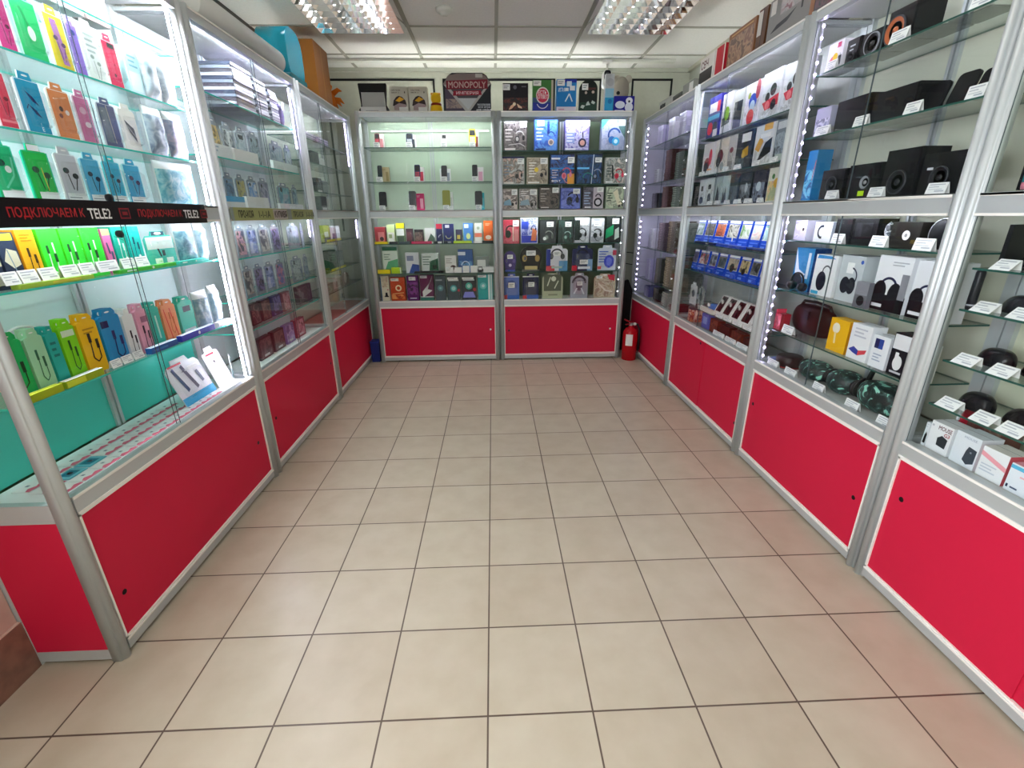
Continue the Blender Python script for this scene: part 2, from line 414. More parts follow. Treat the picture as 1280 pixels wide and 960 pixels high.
def cards(run, cab, shelf, z, d, pxs, end=None, w=None, h=None):
    for p in pxs:
        a, b = p; u = U(run, (a+b)/2, d, z)
        ww = abs(U(run, b, d, z)-U(run, a, d, z)); hh = h or min(ww*.66, .036); dp = 2*hh*math.tan(.2)+.0062
        u = clampu(cab, u, ww); f = [t[2] for t in FRONT.get((cab, shelf), []) if t[0] < u+ww/2 and t[1] > u-ww/2]
        o = cardobj(ww, hh, .2); put(run, o, u, min(d, min(f or [9])-dp-.0036), z)
        ITEMS.append([run, cab, shelf, end, u, o, 'white price card', 'price card', 'price cards'])
def finish_labels():
    rows = {}
    for it in ITEMS: rows.setdefault((it[1], it[2], it[7]), []).append(it)
    for (cab, shelf, cat), L in rows.items():
        noun = cat+('es' if cat.endswith(('x', 'ss', 'ch')) else '' if cat.endswith('s') else 's')
        if cat == 'computer mouse': noun = 'computer mice'
        end = L[0][3] or 'near end'; sg = -1 if end == 'extinguisher end' else 1
        L.sort(key=lambda t: sg*t[4])
        for i, t in enumerate(L):
            o, look = t[5], t[6]
            where = f"{ORD[i]} from {end}, {cab} {shelf}" if len(L) > 1 else f"on {cab} {shelf}"
            tag(o, f"{look}, {where}", cat, t[8] or (f"{noun} on {cab} {shelf}" if len(L) > 1 else None))
# ------------------------------------------------------------------ room shell
def brickmat(name, c1, c2, mortar, size, off, msize, rough=.35, squash=1):
    m, nt, b = newmat(name); L = nt.links.new
    tc = nt.nodes.new('ShaderNodeTexCoord'); mp = nt.nodes.new('ShaderNodeMapping'); mp.inputs['Location'].default_value = off
    br = nt.nodes.new('ShaderNodeTexBrick'); br.offset = 0; br.squash = 1
    br.inputs['Scale'].default_value = 1; br.inputs['Brick Width'].default_value = size; br.inputs['Row Height'].default_value = size
    br.inputs['Mortar Size'].default_value = msize; br.inputs['Mortar Smooth'].default_value = .15; br.inputs['Bias'].default_value = 0
    br.inputs['Color1'].default_value = lin(c1); br.inputs['Color2'].default_value = lin(c2); br.inputs['Mortar'].default_value = lin(mortar)
    no = nt.nodes.new('ShaderNodeTexNoise'); no.inputs['Scale'].default_value = 9; no.inputs['Detail'].default_value = 6
    mx = nt.nodes.new('ShaderNodeMix'); mx.data_type = 'RGBA'; mx.blend_type = 'MULTIPLY'; mx.inputs[0].default_value = 1
    rp = nt.nodes.new('ShaderNodeValToRGB'); rp.color_ramp.elements[0].color = (.90, .88, .86, 1); rp.color_ramp.elements[1].color = (1, 1, 1, 1)
    rp.color_ramp.elements[0].position = .3; rp.color_ramp.elements[1].position = .65
    L(tc.outputs['Object'], mp.inputs[0]); L(mp.outputs[0], br.inputs[0]); L(tc.outputs['Object'], no.inputs[0]); L(no.outputs['Fac'], rp.inputs[0])
    L(br.outputs['Color'], mx.inputs[6]); L(rp.outputs[0], mx.inputs[7]); L(mx.outputs[2], b.inputs['Base Color'])
    bp = nt.nodes.new('ShaderNodeBump'); bp.inputs['Strength'].default_value = .35; bp.inputs['Distance'].default_value = .002; bp.invert = True
    L(br.outputs['Fac'], bp.inputs['Height']); L(bp.outputs[0], b.inputs['Normal'])
    b.inputs['Roughness'].default_value = rough; b.inputs['Specular IOR Level'].default_value = .4
    return m
def plaster(name, col, sc=30, amt=.08, rough=.8):
    m, nt, b = newmat(name); L = nt.links.new
    tc = nt.nodes.new('ShaderNodeTexCoord'); no = nt.nodes.new('ShaderNodeTexNoise'); no.inputs['Scale'].default_value = sc; no.inputs['Detail'].default_value = 5
    rp = nt.nodes.new('ShaderNodeValToRGB'); c = lin(col)
    rp.color_ramp.elements[0].color = tuple(v*(1-amt*2) for v in c[:3])+(1,); rp.color_ramp.elements[1].color = c
    rp.color_ramp.elements[0].position = .35; rp.color_ramp.elements[1].position = .6
    L(tc.outputs['Object'], no.inputs[0]); L(no.outputs['Fac'], rp.inputs[0]); L(rp.outputs[0], b.inputs['Base Color']); b.inputs['Roughness'].default_value = rough
    return m
RX0, RX1, RY0, RY1, RZ = -1.75, 1.87, -2.3, 4.97, 2.6
PX, PY = -1.48, 1.135      # the nearer, thicker stretch of the left wall ends here
FLOORM = brickmat('beige floor tiles', '#c2b7a3', '#bbae9a', '#5f5046', .3, (.0441, -.9103+.3*20, 0), .0028, .32)
WALLM = plaster('grey green wall paint', '#bcbfb0', 30, .02); WALLP = plaster('pink beige wall paint', '#c9a79b', 14, .05)
CEILM = plaster('mineral ceiling tile', '#f4f4ee', 60, .02, .9)
m = MB(); m.box(RX0, RY0, -.1, RX1, RY1, 0, FLOORM); struct(m.build('floor'))
m = MB(); m.box(RX0-.1, RY0-.1, RZ, RX1+.1, RY1+.1, RZ+.1, CEILM); struct(m.build('ceiling'))
m = MB(); m.box(RX0-.1, RY1, 0, RX1+.1, RY1+.1, RZ, WALLM); struct(m.build('wall_back'))
m = MB(); m.box(RX1, RY0, 0, RX1+.1, RY1, RZ, WALLM); struct(m.build('wall_right'))
m = MB(); m.box(RX0-.1, PY, 0, RX0, RY1, RZ, WALLM); m.box(RX0-.1, PY-.1, 0, RX0, PY, RZ, WALLM); struct(m.build('wall_left'))
# nearer left wall with a daylight window behind the photographer
wy0, wy1, wz0, wz1 = -1.9, .45, .85, 2.35
m = MB(); m.box(RX0, RY0, 0, PX, wy0, RZ, WALLP); m.box(RX0, wy1, 0, PX, PY, RZ, WALLP); m.box(RX0, wy0, 0, PX, wy1, wz0, WALLP); m.box(RX0, wy0, wz1, PX, wy1, RZ, WALLP)
struct(m.build('wall_left_pier'))
m = MB()
for a, b in ((wy0, wy0+.06), (wy1-.06, wy1), ((wy0+wy1)/2-.03, (wy0+wy1)/2+.03)): m.box(-1.66, a, wz0, -1.6, b, wz1, '#e8e8e4')
for a, b in ((wz0, wz0+.06), (wz1-.06, wz1)): m.box(-1.66, wy0, a, -1.6, wy1, b, '#e8e8e4')
wf = struct(m.build('window_1'))
m = MB(); m.box(-1.632, wy0+.06, wz0+.06, -1.628, wy1-.06, wz1-.06, GLASS); struct(m.build('window_pane', wf))
m = MB(); m.box(RX0, RY0-.1, 0, RX1, RY0, RZ, plaster('white wall paint', '#eeeeea')); struct(m.build('wall_front'))
# tiled skirting of the pier
SKIRT = plaster('brown skirting tile', '#8a6455', 22, .12, .45)
m = MB(); y = PY
m.box(PX-.001, RY0, 0, PX+.010, PY+.001, .178, SKIRT)
k = 0
while y > RY0+.3:
    m.box(PX+.0095, y-.302, 0, PX+.0104, y-.299, .178, '#cdbbae'); y -= .30
m.box(PX-.001, RY0, .178, PX+.008, PY, .182, '#d7b7a8')
struct(m.build('baseboard_left'))
# ceiling grid
m = MB(); gx = [.055+.625*i for i in range(-3, 4)]; gy = [3.955+.612*i for i in range(-10, 2)]
GRID = mat('#a9a99c', .5)
for x in gx:
    if RX0 < x < RX1: m.box(x-.012, RY0, RZ-.006, x+.012, RY1, RZ, GRID)
for y in gy: m.box(RX0, y-.011, RZ-.0055, RX1, y+.011, RZ, GRID)
struct(m.build('trim_1'))
m = MB(); m.box(RX0, RY1-.03, RZ-.03, RX1, RY1, RZ, '#b9bcae'); m.box(RX1-.03, RY0, RZ-.03, RX1, RY1, RZ, '#c9c7b4'); m.box(RX0, PY, RZ-.03, RX0+.03, RY1, RZ, '#b9bcae'); struct(m.build('trim_2'))
m = MB(); m.box(RX0+.03, 4.665, RZ-.022, 1.62, 4.725, RZ-.006, '#e6e8dc'); struct(m.build('trim_3'))
m = MB(); m.box(RX0+.031, 2.3, RZ-.05, RX0+.085, 4.2, RZ-.001, '#4a463e'); struct(m.build('trim_5'))
# black edging of the wall panels
def wallrect(m, pxa, pxb, pyt, zb):
    q = lambda px, py: (lambda d: CAM + d*((RY1-CAM.y)/d.y))(cf + cR*(px-640)/F - cU*(py-480)/F)
    a, b = q(pxa, pyt), q(pxb, pyt); zt = (a.z+b.z)/2; t = .017
    m.box(a.x, RY1-.006, zt-t, b.x, RY1, zt, '#16181a'); m.box(a.x, RY1-.006, zb, a.x+t, RY1, zt, '#16181a'); m.box(b.x-t, RY1-.006, zb, b.x, RY1, zt, '#16181a')
m = MB()
for a, b in ((405, 543), (553, 694), (706, 752), (790, 841)): wallrect(m, a, b, 98.5, 1.2)
struct(m.build('trim_4'))

# ------------------------------------------------------------------ display cabinets
H, ZR0, ZR1, ZS0, ZS1, ZB = 2.147, 1.322, 1.385, .530, .590, .052
def cabinet(run, u0, u1, label, shelves, back='#d3dac8', led=(), fl='#e9ece8', end_glass='', wall_end='', halves=2, holes=(), seam=True, split=.5, dep=DEP, backlow=None, edge=None, locks=()):
    Wd = u1-u0; uc = u0 if run != 'R' else u1
    r = empty('display_cabinet', W(run, uc, 0, 0), ROT[run])
    tag(r, label, 'display cabinet', 'glazed display cabinets along the walls')
    P = .040; g = .0015; x0, x1 = g, Wd-g
    for xa in (x0, x1-P):
        m = MB()   # extruded post: flat flange with a rounded bead in front
        pts = [(xa, .012), (xa+.004, .009)] + [(xa+P/2-.013*math.cos(PI*i/8), .009-.013*math.sin(PI*i/8)) for i in range(9)] + [(xa+P-.004, .009), (xa+P, .012), (xa+P, .036), (xa, .036)]
        m.vprism(pts, 0, H, ALU, True); m.build('front_post', r)
        m = MB(); m.box(xa, dep-.03, 0, xa+.03 if xa == x0 else xa+P, dep, H, ALU); m.build('rear_post', r)
    a, b = x0+P, x1-P
    for z0, z1, n in ((.012, ZB, 'bottom_rail'), (ZS0, ZS1, 'sill_rail'), (ZR0, ZR1, 'middle_rail'), (H-.042, H, 'top_rail')):
        m = MB(); m.box(a, .006, z0, b, .034, z1, ALU)
        if n != 'bottom_rail': m.box(a, .003, z1-.009, b, .006, z1-.001, LIP)
        if n != 'top_rail' and n != 'sill_rail': m.box(a, .003, z1-.007, b, .006, z1-.001, LIP)
        if n in ('sill_rail', 'middle_rail'): m.box(a, .003, z0+.001, b, .006, z0+.008, LIP)
        m.build(n, r)
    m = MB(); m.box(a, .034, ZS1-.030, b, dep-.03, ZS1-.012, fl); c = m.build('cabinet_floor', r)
    m = MB(); m.box(a, .034, H-.028, b, dep-.002, H-.004, ACRY); m.build('top_panel', r)
    m = MB(); m.box(x0+.03, dep-.012, ZS1-.012, x1-.03, dep-.004, H-.03, back); m.build('back_panel', r)
    if backlow:
        m = MB(); m.box(x0+.04, dep-.016, ZS1-.011, x1-.04, dep-.0125, backlow[1], backlow[0]); c = m.build('backing_sheet', r); c['label'] = backlow[2]
    m = MB()
    for q in (Wd*.5-.018, Wd*.5+.004): m.box(q, dep-.027, ZS1-.011, q+.013, dep-.0125 - (.004 if backlow else 0), H-.03, ALU)
    m.build('back_rail', r)
    m = MB(); m.box(x0+.03, dep-.026, H-.0045, x1-.03, dep-.006, H+.006, '#e8e8e6', skip='u'); m.box(x0+.03, dep-.025, H+.004, x1-.03, dep-.007, H+.0055, LUP[run]); q = m.build('added_roof_uplight', r); q['label'] = 'added unseen uplight along the rear edge of the cabinet roof'  # unseen uplight added on the roof to brighten the ceiling
    # red doors
    m = MB(); t = .007
    for q in ((a, ZB, a+t, ZS0), (b-t, ZB, b, ZS0), (a, ZB, b, ZB+t), (a, ZS0-t, b, ZS0)): m.box(q[0], .006, q[1], q[2], .016, q[3], LIP)
    m.build('panel_trim', r)
    if seam: cuts = [(a+t, (a+b)/2 + .01, .012), ((a+b)/2 - .01, b-t, .017)]
    else: cuts = [(a+t, b-t, .012)]
    for i, (p, q, y) in enumerate(cuts):
        m = MB(); m.box(p, y, ZB+t, q, y+.004, ZS0-t, RED); dp = m.build('door_panel', r)
        for (hx, hz, hc) in holes:
            X = a+(b-a)*hx; Z = ZB+(ZS0-ZB)*hz
            if p < X < q and (i == 0 or X > cuts[0][1]):
                h = MB(); h.lathe([(.0095, .0), (.0085, .0012), (.0075, .0014), (.001, .0006)], (X, y, Z), '#14080a' if hc == 'k' else '#f4f0ee', 'y', 16); h.build('finger_hole', dp)
    # side walls
    for s, X in (('0', x0), ('1', x1-.006)):
        m = MB(); m.box(X+.001, .036, ZB, X+.005, dep-.03, ZS1-.03, RED); m.build('side_panel', r)
        for za, zb in ((.012, ZB), (ZS0, ZS1), (H-.042, H-.029)):
            m = MB(); m.box(X if s == '0' else X-.014, .036, za, X+.02 if s == '0' else X+.006, dep-.03, zb, ALU); m.build('side_rail', r)
        if s in end_glass:
            m = MB(); m.box(X+.001, .037, ZS1, X+.005, dep-.031, H-.042, GLASS); m.build('side_glass', r)
        if s in wall_end:
            m = MB(); m.box(X+.001, .037, ZS1, X+.005, dep-.031, H-.042, back); m.build('side_board', r)
    # shelves
    eg = edge or EDGEB
    for z in shelves:
        m = MB(); m.box(a+.002, .050, z-.006, b-.002, dep-.030, z, SHELF, {k: eg for k in 'fblr'}); m.build('glass_shelf', r)
    # sliding doors
    mid = a+(b-a)*split
    for z0, z1 in ((ZS1+.001, ZR0-.001), (ZR1+.001, H-.043)):
        for p, q, y in ((a+.001, mid+.004, .014), (mid-.004, b-.001, .023)):
            m = MB(); m.box(p, y, z0, q, y+.003, z1, GLASS, {'l': EDGED, 'r': EDGED}); m.build('glass_door', r)
    for lx, lz in locks:
        m = MB(); m.lathe([(.0005, .012), (.011, .012), (.012, .008), (.011, 0)], (a+(b-a)*lx, .013, lz), '#181a20', 'y', 18); c = m.build('door_lock', r); c['label'] = 'black round lock'
    for (where, z0, z1, pitch, lm) in led:
        m = MB()
        if where in '01':
            X = a+.012 if where == '0' else b-.012; sx = 1 if where == '0' else -1
            m.box(X-.012 if where == '0' else X, .032, z0, X if where == '0' else X+.012, .040, z1, '#a8a8b0'); z = z0+pitch/2
            while z < z1:
                hh = min(pitch*.32, .0035); m.box(min(X, X+sx*.004), .032, z-hh, max(X, X+sx*.004), .040, z+hh, lm, skip='l' if sx > 0 else 'r'); z += pitch
        elif where == 'h':   # added fill light, out of sight behind the top rail
            m.box(a+.02, .0345, H-.0325, b-.02, .0415, H-.029, '#f2f2f4'); m.box(a+.02, .035, H-.0345, b-.02, .041, H-.0325, lm, skip='u');
        elif where == 'm':   # added fill light for the lower half, hidden behind the middle rail
            m.box(a+.02, .0345, ZR0+.009, b-.02, .0415, ZR0+.013, '#f2f2f4'); m.box(a+.02, .035, ZR0+.007, b-.02, .041, ZR0+.009, lm, skip='u')
        elif where == 'k':   # row of dots high on the back board
            X = a+.03; m.box(a+.02, dep-.034, H-.110, b-.02, dep-.028, H-.098, '#f2f2f4')
            while X < b-.03:
                m.box(X-pitch*.28, dep-.037, H-.108, X+pitch*.28, dep-.034, H-.100, lm, skip='b'); X += pitch
        else:   # along the top
            X = a+.03; Y = .05
            m.box(a+.02, .044, H-.060, b-.02, .056, H-.050, '#f2f2f4')
            while X < b-.03:
                m.box(X-pitch*.3, .046, H-.063, X+pitch*.3, .054, H-.060, lm, skip='u'); X += pitch
        c = m.build('led_or_fill_strip', r); c['label'] = 'glowing strip'  # strips behind the rails are added fill, the others visible diodes
    return r
L1s = [.865, 1.16, 1.565, 1.76, 1.95]; L2s = [.785, .943, 1.145, 1.605, 1.865]; L3s = [.78, .935, 1.155, 1.51, 1.70, 1.85]
B1s = [.838, 1.10, 1.617, 1.886]; B2s = [.84, 1.091, 1.591, 1.857]
R1s = [.735, .885, 1.05, 1.175, 1.62, 1.9]; R2s = [.765, .975, 1.21, 1.655, 1.905]; R3s = [.70, .947, 1.135, 1.58, 1.808]; R4s = [.745, 1.035, 1.596, 1.90]
up, lo = (ZR1+.004, H-.05), (ZS1+.004, ZR0-.004)
cab = {}
cab['L1'] = cabinet('L', 1.135, 2.285, 'glowing display cabinet under the black banner, by the pink pier', L1s, '#dfeef0', [('1', *up, .012, LEDX), ('1', *lo, .012, LEDX), ('0', *up, .012, LEDX), ('h', 0, 0, 0, LH1), ('m', 0, 0, 0, LHM)], '#eef4f4', '0', holes=((.05, .30, 'k'), (.93, .42, 'k')), seam=False, split=.47, dep=.285, backlow=('#46d8c6', .86, 'aqua backing sheet'), edge=EDGE, locks=((.43, 1.40), (.43, 1.29)))
cab['L2'] = cabinet('L', 2.287, 3.42, 'display cabinet of phone cases, under the olive rail sticker', L2s, '#d5dde0', [('1', 1.75, 2.09, .012, LEDV), ('1', 1.21, 1.315, .012, LEDV), ('h', 0, 0, 0, LH2), ('m', 0, 0, 0, LHM)], '#e6e9e6', holes=((.06, .5, 'k'), (.95, .55, 'k')), seam=False, split=.52, dep=.285, edge=EDGE)
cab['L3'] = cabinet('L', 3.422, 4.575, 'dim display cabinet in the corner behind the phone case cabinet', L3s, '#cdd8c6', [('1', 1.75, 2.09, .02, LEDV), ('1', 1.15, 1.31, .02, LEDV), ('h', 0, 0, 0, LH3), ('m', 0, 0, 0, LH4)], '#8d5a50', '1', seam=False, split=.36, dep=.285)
cab['B1'] = cabinet('B', BX0, BXM, 'wide display cabinet with sparse rows of mobile phones', B1s, '#c6d6c3', [('k', 0, 0, .022, LEDB), ('h', 0, 0, 0, LHB), ('m', 0, 0, 0, LHM)], '#f1f2ee', '01', holes=((.955, .53, 'w'),), dep=.32, seam=False)
cab['B2'] = cabinet('B', BXM+.002, BX1, 'display cabinet of gaming headsets beside the fire extinguisher', B2s, '#5f7357', [('1', *up, .11, LEDW), ('1', *lo, .11, LEDW), ('h', 0, 0, 0, LH3), ('m', 0, 0, 0, LHM)], '#eef0e6', '01', holes=((.94, .5, 'w'), (.04, .5, 'k')), dep=.32)
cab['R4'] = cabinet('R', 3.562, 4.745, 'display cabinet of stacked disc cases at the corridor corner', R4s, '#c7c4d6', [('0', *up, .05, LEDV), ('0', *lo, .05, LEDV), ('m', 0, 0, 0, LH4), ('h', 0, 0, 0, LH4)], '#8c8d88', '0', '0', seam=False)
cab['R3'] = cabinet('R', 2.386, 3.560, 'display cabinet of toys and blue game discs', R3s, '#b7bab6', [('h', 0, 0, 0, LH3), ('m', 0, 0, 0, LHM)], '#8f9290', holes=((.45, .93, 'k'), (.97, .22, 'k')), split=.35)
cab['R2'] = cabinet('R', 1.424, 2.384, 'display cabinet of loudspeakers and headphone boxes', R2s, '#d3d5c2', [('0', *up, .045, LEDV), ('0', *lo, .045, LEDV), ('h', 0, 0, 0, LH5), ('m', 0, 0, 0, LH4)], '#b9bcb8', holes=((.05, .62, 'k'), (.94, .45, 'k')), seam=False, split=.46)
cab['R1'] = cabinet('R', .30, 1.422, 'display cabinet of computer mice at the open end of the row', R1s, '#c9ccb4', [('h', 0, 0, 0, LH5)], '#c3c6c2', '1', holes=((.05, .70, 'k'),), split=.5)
# banners stuck to the middle rails
def banner(name, run, u0, u1, z0, z1, col, P, label, cat, y=-.0015):
    Wd = u1-u0; m = MB(); m.box(0, y, z0, Wd, y+.001, z1, col); m.prints(P, 0, z0, Wd, z1-z0, y)
    o = m.build(name); o.location = W(run, u0 if run != 'R' else u1, 0, 0); o.rotation_euler.z = ROT[run]; tag(o, label, cat); return o
bu0, bu1 = 1.178, 2.13
BW = bu1-bu0
fb = lambda px: (U('L', px, 0, 1.355)-bu0)/BW
def tele(a, b, c, d, e, g): return [T('ПОДКЛЮЧАЕМ К', fb(a), .28, .40, '#b4282e', fb(b)-fb(a)), T('TELE2', fb(c), .28, .40, '#f4f4f4', fb(d)-fb(c)), [R(fb(e), .26, fb(g), .72, '#8a1c22'), R(fb(e)+.005, .32, fb(g)-.005, .66, '#1a0808'), R(fb(e)+.012, .42, fb(g)-.012, .56, '#8a1c22')]]
banner('rail_banner', 'L', bu0, bu1, 1.318, 1.390, '#0b0909', [tele(8, 104, 109, 137, 148, 161), tele(171, 226, 228, 246, 249, 257)], 'black advertising strip with red and white lettering on the middle rail', 'banner')
cu0, cu1 = 2.331, 3.376
fs = lambda px: (U('L', px, 0, 1.352)-cu0)/(cu1-cu0)
def st(t, a, b, c): return T(t, fs(a), .22, .56, c, fs(b)-fs(a))
banner('rail_sticker', 'L', cu0, cu1, 1.324, 1.383, '#a3a86c', [R(0, 0, fs(292), 1, '#8f9a94'), R(fs(341.5), .06, fs(358.5), .94, '#c4bcb2'), R(fs(359), 0, fs(364), 1, '#8f968c'), st('ПРО-КОЯ', 297.5, 316, '#1c1c0c'), st('1-1-1А', 323, 337, '#2c2c14'), st('КУПИВЯ', 342.5, 357.5, '#3a2822'), st('ПРО-КОЯ', 366, 378, '#1c1c0c'), st('1-1-1А', 382, 391.5, '#2c2c14')], 'olive sticker strip with black lettering on the middle rail', 'sticker')
# ================================================================== GOODS
def ca(dep, col, P=None, name='product_box', **k): return lambda w, h: carton(name, w, h, dep, col, P, **k)
def hp_(col, P=None, name='hanging_pack', **k): return lambda w, h: hangpack(name, w, h, col, P, **k)
GR, MI, TE, LM, YE, BL, PK, OR, WH, NV = '#18c766', '#9fdcb4', '#22b6b0', '#7fdc2a', '#f2bf1e', '#1f9fd6', '#e58ab8', '#f28a4e', '#f3f5f4', '#15265e'
def pouch(col, w, h):
    m = MB(); m.ell((0, .04, h*.5), w/2, .035, h*.5, col, 18, 12, pw=.5); o = m.build('pouch'); t = MB(); t.box(-w*.15, -.002, h*.7, w*.15, .004, h*1.05, '#efeff2'); t.build('paper_tag', o); return o
def bag(w, h):
    m = MB(); m.ell((0, .045, h*.45), w/2, .042, h*.45, mat('#2a1512', .35), 24, 12, pw=.45); o = m.build('handbag')
    k = MB(); k.tube([(-w*.36, .045, h*.8), (-w*.3, .045, h*.96), (0, .045, h), (w*.3, .045, h*.96), (w*.36, .045, h*.8)], .007, '#2c2420'); q = k.build('handle', o)
    f = MB(); f.box(-w*.06, -.002, h*.5, w*.06, .006, h*.75, '#16161c'); f.build('buckle', o); return o
def bottle(w, h):
    r = w/2; m = MB(); m.lathe([(r*.9, 0), (r, .01), (r, h*.25)], (0, r, 0), '#c87a8a', 'z', 20); m.lathe([(r, h*.25), (r, h*.7), (r*.6, h*.8)], (0, r, 0), '#1c7a7c', 'z', 20); m.lathe([(r*.5, h*.8), (r*.5, h), (.001, h)], (0, r, 0), '#2a3c6a', 'z', 20); return m.build('bottle')
# ---------------- banner cabinet (cables and earphones)
c = 'banner cabinet'
EPD = EP(.5, .5, '#141a2c', 1.5)
def ep(col, s=1.4, inkc='#14202c', lab=True): return [EP(.5, .52, inkc, s)] + ([R(.08, .03, .92, .17, '#eef1f1'), R(.14, .08, .7, .10, '#9aa4aa')] if lab else [])
row('L', c, 'second shelf', 1.76, .075, [
 (2, 26, .165, 'magenta earphone pack', 'earphone pack', hp_('#d8408e', [R(.1, .45, .9, .8, '#b02b70'), EP(.5, .4, '#5a1238', 1.4)], border='#f4f7f8')),
 (29, 66, .17, 'green earphone pack', 'earphone pack', hp_('#17c06e', [Ln([(.35, .75), (.62, .35)], .1, '#0fa05a'), D(.55, .4, .13, '#e4efe6', .2)], border='#c9f4f2')),
 (70, 97, .165, 'yellow and purple earphone pack', 'earphone pack', hp_('#e6d23a', [Pg([(.3, .8), (.6, .8), (.75, .1), (.45, .1)], '#b27ac0'), EP(.5, .45, '#5b3a6a', 1.2)], border='#e8f7f7')),
 (99, 112, .16, 'slim purple earphone pack', 'earphone pack', hp_('#8d6fd0', [D(.5, .74, .22, '#23388a', .2)], border='#b9a8e6')),
 (114, 137, .175, 'white earphone pack with grey print', 'earphone pack', hp_('#e3ebe8', [LI(.2, .75, .6, 4, '#a9b8b4', .09), EP(.5, .35, '#8fa39a', 1.2)])),
 (139, 158, .16, 'red watermelon printed earphone pack', 'earphone pack', hp_('#dd2f5c', [R(.4, .76, .85, .84, '#1d2b22'), D(.5, .25, .08, '#5a1020'), D(.6, .45, .06, '#a01838')], border='#f4f2f2')),
 (166, 184, .15, 'pale blue boxed adapter', 'adapter box', ca(.05, '#bfeaf2', [R(.1, .1, .9, .5, '#d9f4f8'), LI(.2, .8, .6, 3, '#7fb8c8', .1)])),
 (185, 206, .175, 'clear grey adapter bag', 'adapter bag', bg_('#94b0bc', '#aebfca', '#c8d4da')),
 (207, 232, .175, 'silver grey adapter bag', 'adapter bag', bg_('#98a2aa', '#acb6bc', '#c4ccd0')),
], zmax=1.95)
row('L', c, 'top shelf', 1.95, .09, [
 (40, 78, .13, 'pale earphone box with faint print', 'earphone box', ca(.05, '#dfe9e2', [LI(.2, .7, .5, 4, '#b4c6bb', .12), D(.7, .4, .12, '#c6d6cc')])),
 (80, 106, .13, 'translucent white earphone box', 'earphone box', ca(.05, '#e6eeea', [R(.3, .2, .7, .8, '#d2dfd8'), EP(.5, .5, '#aab8b2')])),
 (109, 140, .14, 'dusty pink earphone box with cord print', 'earphone box', ca(.05, '#d8aeb0', [D(.4, .6, .1, '#b85a6a'), Ln([(.45, .58), (.7, .4), (.85, .15)], .05, '#f4e8e4'), R(.1, .1, .6, .3, '#caa4a2')])),
], zmax=2.1)
row('L', c, 'third shelf', 1.565, .075, [
 (2, 27, .155, 'red pink earphone pack', 'earphone pack', hp_('#e0475f', [EP(.5, .5, '#7b1530', 1.4), R(.1, .1, .9, .14, '#f08a92')], border='#f6f2f6')),
 (36, 69, .155, 'blue earphone pack with dark buds', 'earphone pack', hp_('#1f9cc4', [Pg([(.3, .7), (.55, .62), (.75, .48), (.5, .54)], '#16245e'), Pg([(.3, .48), (.55, .4), (.72, .28), (.5, .33)], '#16245e'), Ln([(.3, .48), (.2, .4)], .03, '#16245e'), T('E', .55, .06, .07, '#eef6fa')], border='#eef4fb')),
 (74, 103, .15, 'orange earphone pack', 'earphone pack', hp_('#e08a50', [D(.45, .55, .09, '#4d3a34'), D(.68, .5, .09, '#eee2da'), D(.35, .42, .08, '#7a3020'), Ln([(.2, .7), (.8, .78)], .04, '#eeb08a')], border='#f6f2ee')),
 (105, 126, .15, 'rose pink earphone pack', 'earphone pack', hp_('#d37aa6', [D(.45, .62, .2, '#e3b6cc', .16), D(.55, .36, .18, '#eee0e8', .13)], border='#efe0ea')),
 (133, 157, .15, 'slate grey charger pack', 'charger pack', hp_('#5d6488', [Ln([(.5, .85), (.6, .1)], .03, '#cfc9a8'), R(.1, .1, .5, .8, '#6d7a86')], border='#cfd6dc')),
 (159, 180, .15, 'white charger pack with black connector', 'charger pack', hp_('#eeebe4', [Pg([(.25, .66), (.75, .5), (.8, .2), (.45, .4)], '#55534e'), Ln([(.35, .55), (.8, .3)], .03, '#c9c7c0')])),
 (192, 214, .17, 'grey blue cable bag', 'cable bag', bg_('#76869a', '#8f9fb0', '#aab8c4')),
 (216, 244, .17, 'dusty violet cable bag', 'cable bag', bg_('#707c94', '#8f93a8', '#a89ca8')),
], zmax=1.76)
row('L', c, 'rail shelf', 1.385, .075, [
 (1, 36, .155, 'green earphone pack with black earpiece', 'earphone pack', hp_('#1eb877', [D(.42, .6, .16, '#22423a', .12), D(.62, .5, .12, '#e6f2ec'), Ln([(.35, .2), (.75, .4), (.85, .7)], .07, '#6fd9ae'), R(.12, .03, .95, .16, '#eef2f0')], border='#34d6b4', tab='#21cfae')),
 (45, 78, .15, 'bright green earphone pack', 'earphone pack', hp_('#20c04e', [EP(.5, .5, '#1c4426', 1.5), R(.2, .03, .95, .17, '#f0f3f2'), Ln([(.6, .2), (.55, .6)], .03, '#f0d23a')], border='#1fd0a2', tab='#f6fbfb')),
 (84, 112, .155, 'silver grey earphone pack', 'earphone pack', hp_('#c9cdd6', ep('', 1.5, '#14161c'), border='#eef4f4')),
 (114, 138, .15, 'sky blue earphone pack with dark buds', 'earphone pack', hp_('#4fb6e0', ep('', 1.4, '#12223c'), border='#a9e2f2')),
 (141, 162, .15, 'cyan earphone pack', 'earphone pack', hp_('#35b8dc', ep('', 1.3, '#12324c'), border='#6fe0ea', tab='#2ad0d8')),
 (164, 186, .15, 'turquoise earphone pack', 'earphone pack', hp_('#22a6cf', ep('', 1.3, '#0f1f4c'), border='#b4f0f2')),
 (205, 256, .165, 'large grey teal storage bag', 'cable bag', bg_('#4f9cb2', '#6fb4c4', '#a0ccd2')),
], zmax=1.565)
cabs = lambda n, ink='#1d5a2a', wc='#e8f6ec': [R(.22+.0*n, .55, .34, .70, ink), R(.5, .38, .64, .54, ink), Ln([(.28, .55), (.24, .22), (.5, .16), (.57, .38)], .06, wc), Ln([(.57, .55), (.57, .75)], .08, wc)]
